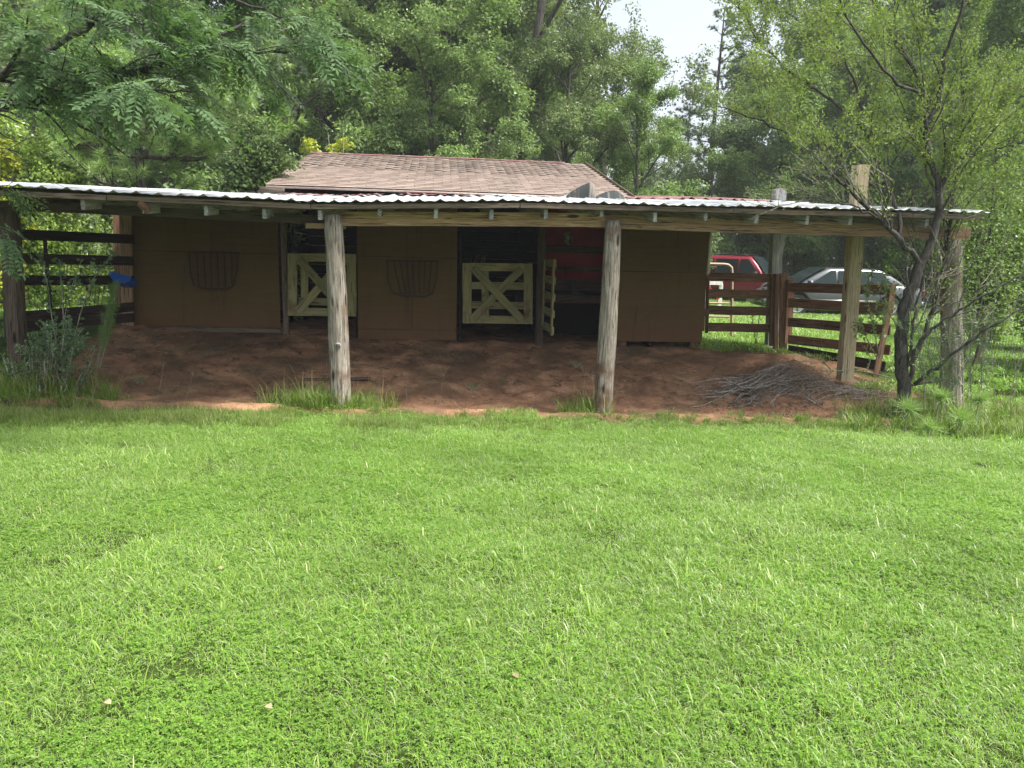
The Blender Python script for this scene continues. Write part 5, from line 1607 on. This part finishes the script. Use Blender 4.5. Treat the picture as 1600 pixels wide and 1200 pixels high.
# ---- compound-leaved tree reaching in from the left (its leaves are built one by one)
rc = np.random.default_rng(88)
def frond(seed, L=.34, pairs=9):
    r = np.random.default_rng(seed); Vs = []; Fs = []; n = 0
    xs = np.linspace(.08, 1, pairs) * L
    bend = r.uniform(.25, .6)
    def rz(x): return -bend * x * x / L
    P = np.array([(x, 0, rz(x)) for x in np.linspace(0, L, 6)])
    V, F = tubes([(P, np.linspace(.0022, .001, 6))], 3); Vs.append(V); Fs.append(F); n = len(V)
    C, D, N_, Ls = [], [], [], []
    for k, x in enumerate(xs):
        ll = .085 * (1 - .45 * abs(k / pairs - .35)) * r.uniform(.85, 1.1)
        for s in (-1, 1):
            d = np.array([.55, s * .8, -.28 + r.normal(0, .12)]); d /= np.linalg.norm(d)
            C.append(np.array([x, 0, rz(x)]) + d * ll * .5); D.append(d); nn = np.array([.15, -s * .25, 1.]) + r.normal(0, .12, 3); nn -= d * nn.dot(d); N_.append(nn / np.linalg.norm(nn)); Ls.append(ll)
    d = np.array([1, 0, -.5]); d /= np.linalg.norm(d); C.append(np.array([L, 0, rz(L)]) + d * .04); D.append(d); N_.append(np.array([.45, 0, .9])); Ls.append(.08)
    V, F = leaf_quads(np.array(C), np.array(D), np.array(N_), np.array(Ls), np.array(Ls) * .34)
    Vs.append(V); Fs.append(F + n); t = np.concatenate([np.full(n, .2), np.repeat(r.uniform(0, 1, len(C)) * .5 + r.uniform(0, .4), 4)])
    return np.concatenate(Vs), np.concatenate(Fs), t
FR = [frond(900 + k, L=.30 + .03 * k, pairs=8 + k % 3) for k in range(4)]
FRM = [np_mesh('compound_leaf', V, F, L_CHINA, tint=T) for V, F, T in FR]
limb_px = [
 ([(-320, 330, 6.9), (-120, 205, 6.9), (0, 166, 6.9), (70, 155, 6.9), (160, 135, 7.0), (250, 100, 7.1), (320, 65, 7.3), (400, 25, 7.6)], .055),
 ([(-320, 330, 6.9), (-150, 200, 6.6), (0, 115, 6.5), (60, 86, 6.5), (120, 55, 6.6), (160, 22, 6.7), (200, -30, 6.8)], .05),
 ([(0, 118, 6.6), (60, 118, 6.4), (130, 132, 6.3), (200, 140, 6.2)], .018),
 ([(160, 135, 7.0), (230, 138, 6.8), (300, 143, 6.6)], .014),
 ([(250, 100, 7.1), (300, 60, 7.4), (320, 20, 7.8), (330, -20, 8)], .016),
 ([(320, 65, 7.3), (400, 85, 7.4), (470, 80, 7.5), (510, 70, 7.6)], .014),
 ([(-100, 120, 6.7), (0, -60, 7.2), (120, -120, 7.4), (300, -140, 7.6), (440, -80, 7.8)], .04),
 ([(200, -30, 6.8), (300, -30, 7.2), (400, 10, 7.4), (480, 40, 7.5)], .02),
 ([(-150, 200, 6.6), (-60, 250, 6.9), (-20, 280, 7.1), (20, 300, 7.2)], .014),
 ([(-150, 240, 6.5), (-60, 300, 6.8), (-15, 350, 7.0), (12, 375, 7.0)], .010),
]
limbs = []
for pts, r0 in limb_px:
    P = smooth_poly([at(*q) for q in pts], 4 + 2 * len(pts)); P[1:-1] += rc.normal(0, .012, P[1:-1].shape)
    limbs.append((P, np.linspace(r0, .3 * r0 + .003, len(P))))
trunkC = smooth_poly([(-7.6, 6.6, hz(-7.6, 6.6) - .1), (-7.5, 6.7, 1.0), limbs[0][0][0]], 8)
main = [l for l in limbs if l[1][0] > .01]
subs = spawn(rc, limbs[:-1], 6.5, .35, 1.1, angle=(.4, 1.2), rs=.4, up=.05, t0=.22, rmin=.004, seg=6, droop=.25)
subs2 = spawn(rc, subs, 3.0, .25, .5, up=0, t0=.3, rmin=.003, seg=4, droop=.3)
C, D = along(rc, subs + subs2, 19, .2)
Cl, Dl = along(rc, limbs[-2:], 9, .75)
print('fronds', len(C))
keep_ = rc.permutation(len(C))[:2400]
kz = C[:, 2] > 2.72 + .25 * np.clip(-3.2 - C[:, 0], -.6, 1) ** 2 + np.where(C[:, 0] > -2.6, .35, 0)
keep_ = [q for q in keep_ if kz[q]]
C = np.concatenate([Cl, C[keep_]]); D = np.concatenate([Dl, D[keep_]])
order = np.argsort(C[:, 1] + 3 * np.maximum(0, np.abs(C[:, 0] + 3.2) - 1.9) + 2 * np.maximum(0, C[:, 2] - 4.3))
C, D = C[order], D[order]
rootM = Matrix.Translation((-7.6, 6.6, hz(-7.6, 6.6)))
ct = empty('compound_leaf_tree', rootM, 'tree with drooping compound leaves reaching in from the left over the roof', 'tree')
o_ = np.array(rootM.translation)
V, F = join_arrays([tubes([(trunkC, np.linspace(.13, .09, 8))], 10), tubes(limbs, 8)])
link('trunk', np_mesh('trunk', V - o_, F, M_BARKDARK, True), rootM, ct)
V, F = tubes(subs + subs2, 4); link('twigs', np_mesh('twigs', V - o_, F, M_BARKDARK, True), rootM, ct)
parts_ = []; tn = []
for k in range(len(C)):
    d = D[k] + rc.normal(0, .55, 3); d[2] = d[2] * .5 - .15; x = Vector(d).normalized()
    M = axis_matrix(Vector(C[k]), Vector(C[k]) + x) @ Matrix.Rotation(rc.normal(0, .35), 4, 'X') @ Matrix.Diagonal((*([rc.uniform(.75, 1.15)] * 3), 1))
    q = k % 4
    if k < 296: link('compound_leaf', FRM[q], M, ct)
    else:
        A = np.array(M); V = FR[q][0] @ A[:3, :3].T + A[:3, 3] - o_
        parts_.append((V, FR[q][1])); tn.append(FR[q][2])
V, F = join_arrays(parts_)
link('foliage', np_mesh('foliage', V, F, L_CHINA, tint=np.concatenate(tn)), rootM, ct, kind='stuff')

# ---- small-leaved many-stemmed tree on the right
rw = np.random.default_rng(99)
Y = 9.15
limb_px = [
 ([(1414, 625, Y), (1406, 560, Y), (1408, 510, Y), (1418, 465, Y), (1438, 412, Y)], .085, .062),
 ([(1438, 412, Y), (1458, 378, Y), (1469, 330, Y), (1466, 290, Y), (1452, 245, Y), (1447, 200, Y), (1449, 150, Y + .1), (1415, 85, Y + .2), (1365, 10, Y + .4), (1330, -60, Y + .5)], .055, .010),
 ([(1438, 415, Y), (1408, 375, Y - .1), (1372, 342, Y - .2), (1335, 305, Y - .3), (1290, 262, Y - .4), (1245, 215, Y - .4), (1190, 190, Y - .3), (1120, 165, Y - .2)], .036, .005),
 ([(1466, 292, Y), (1480, 275, Y), (1502, 252, Y + .1), (1530, 205, Y + .3), (1570, 160, Y + .5), (1630, 100, Y + .7)], .03, .006),
 ([(1404, 604, Y), (1430, 545, Y - .1), (1462, 508, Y - .2), (1510, 478, Y - .3), (1570, 440, Y - .4), (1640, 410, Y - .4)], .028, .006),
 ([(1430, 600, Y), (1470, 570, Y - .2), (1530, 520, Y - .4), (1590, 485, Y - .5), (1660, 460, Y - .6)], .026, .005),
 ([(1418, 600, Y + .1), (1440, 530, Y + .2), (1462, 470, Y + .2), (1480, 400, Y + .3), (1484, 330, Y + .3), (1500, 250, Y + .3), (1508, 160, Y + .3), (1500, 60, Y + .4)], .032, .006),
 ([(1410, 380, Y - .1), (1400, 320, Y), (1372, 260, Y + .2), (1350, 200, Y + .3), (1338, 130, Y + .4), (1300, 60, Y + .5), (1270, -30, Y + .6)], .028, .007),
 ([(1372, 342, Y - .2), (1330, 320, Y - .5), (1285, 312, Y - .6), (1230, 300, Y - .7)], .014, .004),
 ([(1447, 200, Y), (1470, 150, Y), (1475, 90, Y - .1), (1500, 20, Y - .2), (1520, -40, Y - .2)], .03, .01),
 ([(1350, 200, Y + .3), (1290, 150, Y + .3), (1230, 110, Y + .3), (1180, 60, Y + .3), (1150, 0, Y + .3)], .02, .006),
 ([(1449, 150, Y), (1400, 130, Y - .4), (1340, 60, Y - .7), (1300, -20, Y - .8)], .022, .006),
 ([(1416, 590, Y), (1425, 520, Y - .1), (1432, 470, Y - .1), (1445, 430, Y - .1)], .02, .012),
 ([(1500, 250, Y + .3), (1560, 230, Y + .2), (1620, 220, Y)], .016, .006),
 ([(1404, 604, Y + .1), (1500, 590, Y + .6), (1545, 430, Y + .8), (1552, 300, Y + .9), (1560, 180, Y + .9)], .02, .008),
]
limbs = []
for pts, r0, r1 in limb_px:
    P = smooth_poly([at(*q) for q in pts], 5 + 3 * len(pts)); P[1:-1] += rw.normal(0, .010, P[1:-1].shape)
    limbs.append((P, np.linspace(r0, r1, len(P))))
limbs[0][0][0, 2] = hz(limbs[0][0][0, 0], limbs[0][0][0, 1]) - .1
L2 = spawn(rw, limbs[1:4] + limbs[6:], 9.5, .45, 1.5, angle=(.3, 1.0), rs=.42, up=.28, t0=.2, rmin=.0045, seg=7)
L2 += spawn(rw, limbs[4:6], 1.6, .3, .7, angle=(.3, .9), rs=.35, up=.3, t0=.3, rmin=.004, seg=6)
L3 = spawn(rw, L2, 5.5, .2, .6, angle=(.3, .9), rs=.5, up=.2, t0=.15, rmin=.004, seg=5)
p0 = Vector(limbs[0][0][0]); p0.z = hz(p0.x, p0.y); rootM = Matrix.Translation(p0)
o_ = np.array(p0)
wt = empty('small_leaved_tree', rootM, 'many-stemmed dark-barked tree with tiny light leaves in front of the right lean-to end', 'tree')
V, F = tubes(limbs, 9)
V += (fbm(V[:, 0] * 22 + V[:, 1] * 9, V[:, 2] * 10, 3) - .45)[:, None] * .02
link('trunk', np_mesh('trunk', V - o_, F, M_BARKDARK, True), rootM, wt)
V, F = tubes(L2, 4); link('branches', np_mesh('branches', V - o_, F, M_BARK, True), rootM, wt)
V, F = tubes(L3, 3); link('twigs', np_mesh('twigs', V - o_, F, M_TWIG), rootM, wt)
C, D = along(rw, L3 + L2, 145, .2)
# foliage thins out over the lower left, where the twigs are bare
pxl = C[:, 0]; dens = np.clip((C[:, 2] - 2.05) / .9, 0.05, 1) * np.where((C[:, 2] < 2.9) & (C[:, 0] < 4.3), .25, 1)
C_ = C[rw.random(len(C)) < dens]; D_ = D[rw.random(len(C)) < 2][:len(C)][: len(C)]
sel = rw.random(len(C)) < dens
C, D = C[sel], D[sel]
print('willow leaves', len(C))
cl = (fbm(C[:, 0] * 2.2 + C[:, 1], C[:, 2] * 2.2, 2) - .2) * .7
V, F, T = leafage(rw, C, D, .024, .052, .45, .03, up=.5, fwd=.7, droop=.05, tshift=cl)
link('crown', np_mesh('crown', V - o_, F, L_WILLOW, tint=T), rootM, wt)
# leafy vine scrambling round the stems
C = []
for (x, y, n, sx_, sy_) in ((1388, 420, 34, 14, 30), (1470, 450, 40, 30, 35), (1535, 420, 90, 35, 35), (1560, 340, 120, 40, 40), (1590, 270, 200, 45, 45), (1450, 560, 30, 25, 20), (1560, 470, 36, 40, 25), (1455, 400, 30, 20, 30), (1590, 400, 60, 30, 40)):
    for _ in range(n):
        q = at(x + rw.normal(0, sx_), y + rw.normal(0, sy_), Y + .1 + abs(rw.normal(.2, .35))); C.append(q)
C = np.array(C); C[:, 2] = np.maximum(C[:, 2], .05)
D = rand_dirs(rw, len(C)); V, F, T = leafage(rw, np.repeat(C, 7, 0) + rw.normal(0, .07, (len(C) * 7, 3)), np.repeat(D, 7, 0), .03, .06, .6, .03)
vine = empty('vine', rootM, 'leafy green vine scrambling through the stems of the many-stemmed tree', 'vine')
g = []
for k in range(11):
    i = rw.integers(0, len(C)); a = C[i].copy(); b = a.copy(); b[2] = hz(a[0], a[1]); b[0] += rw.normal(0, .2)
    g.append((smooth_poly([b, (a + b) / 2 + rw.normal(0, .12, 3), a], 8), np.full(8, .004)))
V2, F2 = tubes(g, 4)
link('stems', np_mesh('stems', V2 - o_, F2, M_TWIG), rootM, vine)
link('foliage', np_mesh('foliage', V - o_, F, L_MAPLE, tint=T), rootM, vine)

# ---- light leafy growth on the far right, between fence and wood
for px, y, H, sp, lab, mt in ((1560, 14.5, 3.6, 1.1, 'slender light green sapling thicket right of the end pole', L_WILLOW), (1640, 13.5, 4.2, 1.2, 'light green thicket at the right edge of the picture', L_WILLOW),
                          (1515, 17.0, 3.6, 1.2, 'bright green bush seen past the end pole', L_MAPLE), (1120, 21.0, 2.7, .7, '', None), (1700, 11.5, 4.0, 1.4, 'light green bush just outside the right edge', L_WILLOW)):
    if mt is None: continue
    p = at(px, 400, y); b, l = shrub_mass(700 + px, H, sp, 380, 46, (.04, .085), .24, stems=8)
    plant('thicket', lab, 'bush', (p.x, y, hz(p.x, y)), b, l, M_TWIG, mt)

# ---- shrubs in front of and behind the left fence
def sprig(seed, stems, leaf, per_m, lm, mat, name, label, cat, base, bm=M_TWIG, ratio=.5, sub=(5, .12, .3), up=.5):
    r = np.random.default_rng(seed); b0 = np.array(base, float); b0[2] = hz(base[0], base[1])
    L1 = [(smooth_poly([np.array(p) for p in st], 9), np.linspace(.009, .003, 9)) for st in stems]
    L2 = spawn(r, L1, sub[0], sub[1], sub[2], up=.2, t0=.2, rmin=.002, seg=5)
    C, D = along(r, L1 + L2, per_m, .15)
    V, F, T = leafage(r, C, D, leaf[0], leaf[1], ratio, .01, up=up)
    V2, F2 = tubes(L1 + L2, 4)
    plant(name, label, cat, b0, (V2 - b0, F2), (V - b0, F, T), bm, mat, tname='stems', lname='foliage')
def st_px(pts, y):
    P = [at(px, py, y + dy) for px, py, dy in pts]; return P
YB = 8.75
sprig(31, [st_px(p, YB) for p in ([(100, 590, 0), (95, 520, 0), (110, 450, 0), (128, 405, .1)], [(100, 590, 0), (80, 500, 0), (75, 440, -.1), (62, 400, -.1)], [(105, 590, 0), (120, 500, .1), (150, 420, .1), (180, 397, .1)], [(98, 590, 0), (100, 500, -.1), (95, 430, -.1), (92, 405, -.1)])],
      (.05, .09), 26, 0, L_BLUE, 'tall_sprout', 'tall sprout with rounded blue-green leaves before the dark board fence', 'plant', at(100, 590, YB), ratio=.62, sub=(3, .1, .25))
stems = []
rr = np.random.default_rng(5)
for k in range(26):
    a = rr.uniform(-1, 1); stems.append(st_px([(85 + rr.normal(0, 14), 600, rr.normal(0, .1)), (85 + a * 35, 555, rr.normal(0, .2)), (88 + a * 62, 530 + abs(a) * 20 - rr.uniform(0, 35), rr.normal(0, .3))], YB - .2))
sprig(32, stems, (.03, .055), 60, 0, L_BLUE, 'privet_bush', 'small-leaved grey-green privet bush at the foot of the dark board fence', 'bush', at(85, 600, YB - .2), sub=(7, .1, .28))
stems = []
for k in range(40):
    a = rr.uniform(-1, 1); stems.append(st_px([(60 + a * 60, 612, rr.normal(0, .15)), (60 + a * 75, 585, rr.normal(0, .2)), (60 + a * 90, 570 - rr.uniform(0, 30), rr.normal(0, .3))], YB - .45))
sprig(33, stems, (.025, .05), 50, 0, leaf_mat('dark_weed_leaf', (.035, .075, .022), (.09, .16, .045)), 'low_weeds', 'tangle of dark low weeds at the left end of the clay edge', 'weeds', at(60, 612, YB - .45), sub=(7, .08, .25))
# dog fennel plume
stems = [st_px(p, 9.0) for p in ([(152, 572, 0), (165, 520, 0), (172, 470, 0), (185, 440, 0)], [(155, 575, 0), (172, 515, .05), (180, 480, .05), (172, 445, 0)], [(150, 570, 0), (158, 540, 0), (162, 505, -.05), (178, 460, 0)])]
sprig(34, stems, (.03, .06), 900, 0, L_FERN, 'dog_fennel_plume', 'feathery bright green dog fennel plume left of the first plywood wall', 'plant', at(153, 575, 9.0), ratio=.05, sub=(16, .08, .2))
# shrub leaves behind the left fence
stems = []
for k in range(22):
    a = rr.uniform(-1, 1); stems.append(st_px([(95 + a * 60, 520, rr.normal(0, .2)), (95 + a * 70, 440, rr.normal(0, .3)), (100 + a * 90, 350 - rr.uniform(0, 40), rr.normal(0, .4))], 12.6))
sprig(35, stems, (.05, .10), 30, 0, L_LIME, 'hedge_bush', 'loose sunlit bush showing between the rails of the dark board fence', 'bush', at(95, 500, 12.6), bm=M_BARKDARK, sub=(3, .2, .5))
sprig(36, [st_px([(1352, 585, 0), (1362, 560, 0), (1350, 540, .1)], 9.9), st_px([(1300, 580, 0), (1290, 568, 0), (1285, 560, .1)], 9.9), st_px([(1390, 590, 0), (1340, 578, 0), (1285, 580, -.1)], 9.6)], (.03, .06), 40, 0, L_MAPLE, 'creeper', 'thin arching creeper at the foot of the pale square post', 'creeper', at(1352, 585, 9.9))
sprig(37, [st_px([(1375, 560, 0), (1362, 500, 0), (1350, 455, .1), (1362, 420, 0)], 10.1), st_px([(1375, 560, 0), (1385, 480, 0), (1380, 430, .1), (1395, 395, 0)], 10.1), st_px([(1370, 560, 0), (1350, 520, 0), (1345, 500, .1)], 10.1)], (.04, .08), 60, 0, L_MAPLE, 'climbing_bush', 'fresh green climber on the end of the long brown fence', 'plant', at(1375, 560, 10.1), sub=(7, .1, .35))
sprig(38, [st_px([(1182, 540, 0), (1184, 500, 0), (1195, 470, .1), (1195, 452, 0)], 12.9), st_px([(1182, 540, 0), (1175, 500, 0), (1178, 480, .1)], 12.9)], (.03, .07), 25, 0, L_MAPLE, 'weed', 'thin weed climbing the grey square post behind the short fence', 'weed', at(1182, 540, 12.9))
for px, py, lab in ((737, 612, 'tiny green weed alone on the bare clay before the middle bay'), (900, 575, 'small weed tuft on the shaded clay beside the second pole'), (215, 600, 'little weed on the clay right of the fennel plume')):
    g_ = gp(px, py)
    sts = [[g_, g_ + Vector((dx * .5, 0, .07)), g_ + Vector((dx, -.02, .11))] for dx in (-.10, -.04, .04, .10, .13)]
    sprig(40 + px, sts, (.02, .035), 90, 0, L_MAPLE, 'little_weed', lab, 'weed', g_, sub=(5, .03, .06))

# pine seedlings with long needles at the foot of the right tree
for (px, py, y, s, lab) in ((1418, 640, 8.55, 1.0, 'leftmost bright long-needled pine seedling under the many-stemmed tree'), (1468, 622, 8.6, .8, 'pine seedling between stems, higher and behind the others'), (1452, 668, 8.35, .85, 'lowest darker pine seedling at the lawn edge'),
                           (1500, 655, 8.4, 1.05, 'bright long-needled pine seedling right of the trunk'), (1530, 625, 8.7, .8, 'rightmost small pine seedling')):
    p = at(px, py, y); gz = hz(p.x, y); p.z = max(p.z, gz + .12)
    r = np.random.default_rng(px)
    C = np.repeat(np.array([[0, 0, p.z - gz]]), 3, 0) + r.normal(0, .015, (3, 3)); Cl, Dl = C, np.tile([0, -.2, .6], (3, 1))
    V, F, T = needle_tufts(r, Cl, Dl, 90, .27 * s, .0055, spread_=1.0)
    sh = [(np.array([[0, 0, 0], [0, .01, (p.z - gz) * .5], [0, 0, p.z - gz]]), np.full(3, .008))]
    V2, F2 = tubes(sh, 5)
    plant('pine_seedling', lab, 'seedling', (p.x, y, gz), (V2, F2), (V, F, T), M_TWIG, L_PINE, group='long-needled pine seedlings', tname='stem', lname='needles')
# dim fennel-like plumes round the end pole
stems = [st_px([(1500 + dx, 640, 0), (1498 + dx, 560, 0), (1490 + dx * 1.6, 500, .1)], 9.0) for dx in (-55, -40, -25, -10, 5, 18, 35)]
sprig(39, stems, (.04, .08), 420, 0, L_PINEDARK, 'dog_fennel_plume', 'dark feathery fennel growth round the foot of the thick end pole', 'plant', at(1500, 640, 9.0), ratio=.06, sub=(12, .12, .3))
# seed-headed grass stalks standing up against the dark bays
rr = np.random.default_rng(50); g = []
for px, top in ((505, 560), (560, 565), (575, 560), (590, 575), (640, 585), (690, 580), (480, 575), (905, 580), (930, 585), (985, 610), (290, 580), (245, 565), (1275, 480), (1285, 510)):
    q = gp(px, 628 if px < 700 else 648); q.y = min(max(q.y, 8.3), 9.2); q.z = hz(q.x, q.y); t = at(px + rr.normal(0, 12), top, q.y + rr.normal(0, .1))
    if px > 1200: q = gp(px, 600); q.z = hz(q.x, q.y); t = at(px - 6, top, q.y)
    P = smooth_poly([q, (q + t) / 2 + Vector((rr.normal(0, .02), 0, .03)), t], 8); g.append((P, np.linspace(.0016, .001, 8)))
    for s in (-1, 1, .3):
        e = np.array(t) + [s * rr.uniform(.04, .09), rr.normal(0, .02), rr.uniform(.02, .08)]
        g.append((np.array([P[-2], e]), np.array([.0012, .0008])))
V, F = tubes(g, 4)
link('seed_stalks', np_mesh('seed_stalks', V, F, M_TWIG), label='thin pale seed-headed grass stalks along the clay edge', cat='grass', kind='stuff')
# fallen leaves on the lawn
for px, py, lab in ((343, 903, 'curled tan leaf on the lawn, left of centre'), (803, 1075, 'grey dry leaf low in the middle of the lawn'), (418, 1125, 'small whitish fallen leaf at the bottom of the lawn'), (168, 1122, 'long pale fallen leaf at the lower left')):
    q = gp(px, py); r = np.random.default_rng(px)
    th = np.linspace(0, 2 * np.pi, 9)[:-1]; V = [(0, 0, .0)] + [(.016 * math.cos(a) * (1 + .3 * r.random()), .010 * math.sin(a), .008 * math.sin(2 * a) + .01) for a in th]
    F = [(0, 1 + k, 1 + (k + 1) % 8) for k in range(8)]
    link('fallen_leaf', np_mesh('fallen_leaf', V, F, L_TAN, tint=np.full(9, 1.0)), Matrix.Translation((q.x, q.y, hz(q.x, q.y) + .045)) @ Matrix.Rotation(r.uniform(0, 6), 4, 'Z'), None, lab, 'leaf')

# ---- the closed wood far beyond: one mass, nobody could count its trees
rz = np.random.default_rng(123)
n = 150
th_ = np.linspace(-1.25, 1.25, n) + rz.normal(0, .01, n); dist = rz.uniform(52, 78, n)
P = np.stack([np.sin(th_) * dist * 1.3, np.cos(th_) * dist * .9 + 6], 1)
gapd = np.abs(P[:, 0] / P[:, 1] - .225)
sc = rz.uniform(.85, 1.15, n) * np.where(gapd < .17, .45, 1)
bL = broadleaf(431, 18, .04, 6.0, 520, 44, (.24, .40), 1.0, .32, limbs=16)
mL = np_mesh('wood_crown', bL[1][0], bL[1][1], L_FAR, tint=bL[1][2])
scatter('far_wood', on_ground(P, -.1), rz.uniform(0, 6.28, n), sc, [mL], 'dense green wood closing off the view beyond the cars and the barn', 'wood')
# ------------------------------------------------------------------ summer haze in the air
mh = bpy.data.materials.new('haze'); mh.use_nodes = True
th = mh.node_tree; th.nodes.clear()
oh = th.nodes.new('ShaderNodeOutputMaterial'); pv = th.nodes.new('ShaderNodeVolumePrincipled')
pv.inputs['Color'].default_value = (.9, .95, 1.0, 1); pv.inputs['Density'].default_value = 0.0010; pv.inputs['Anisotropy'].default_value = .1
th.links.new(pv.outputs[0], oh.inputs['Volume'])
V, F = box_arrays(330, 330, 28, (0, 100, 10))
V[:, 2] = np.where(V[:, 2] > 5, 26, -3)
link('haze', np_mesh('haze', V, F, mh), kind='stuff', label='thin pale summer haze between barn and far wood', cat='haze')
S.cycles.volume_bounces = 0
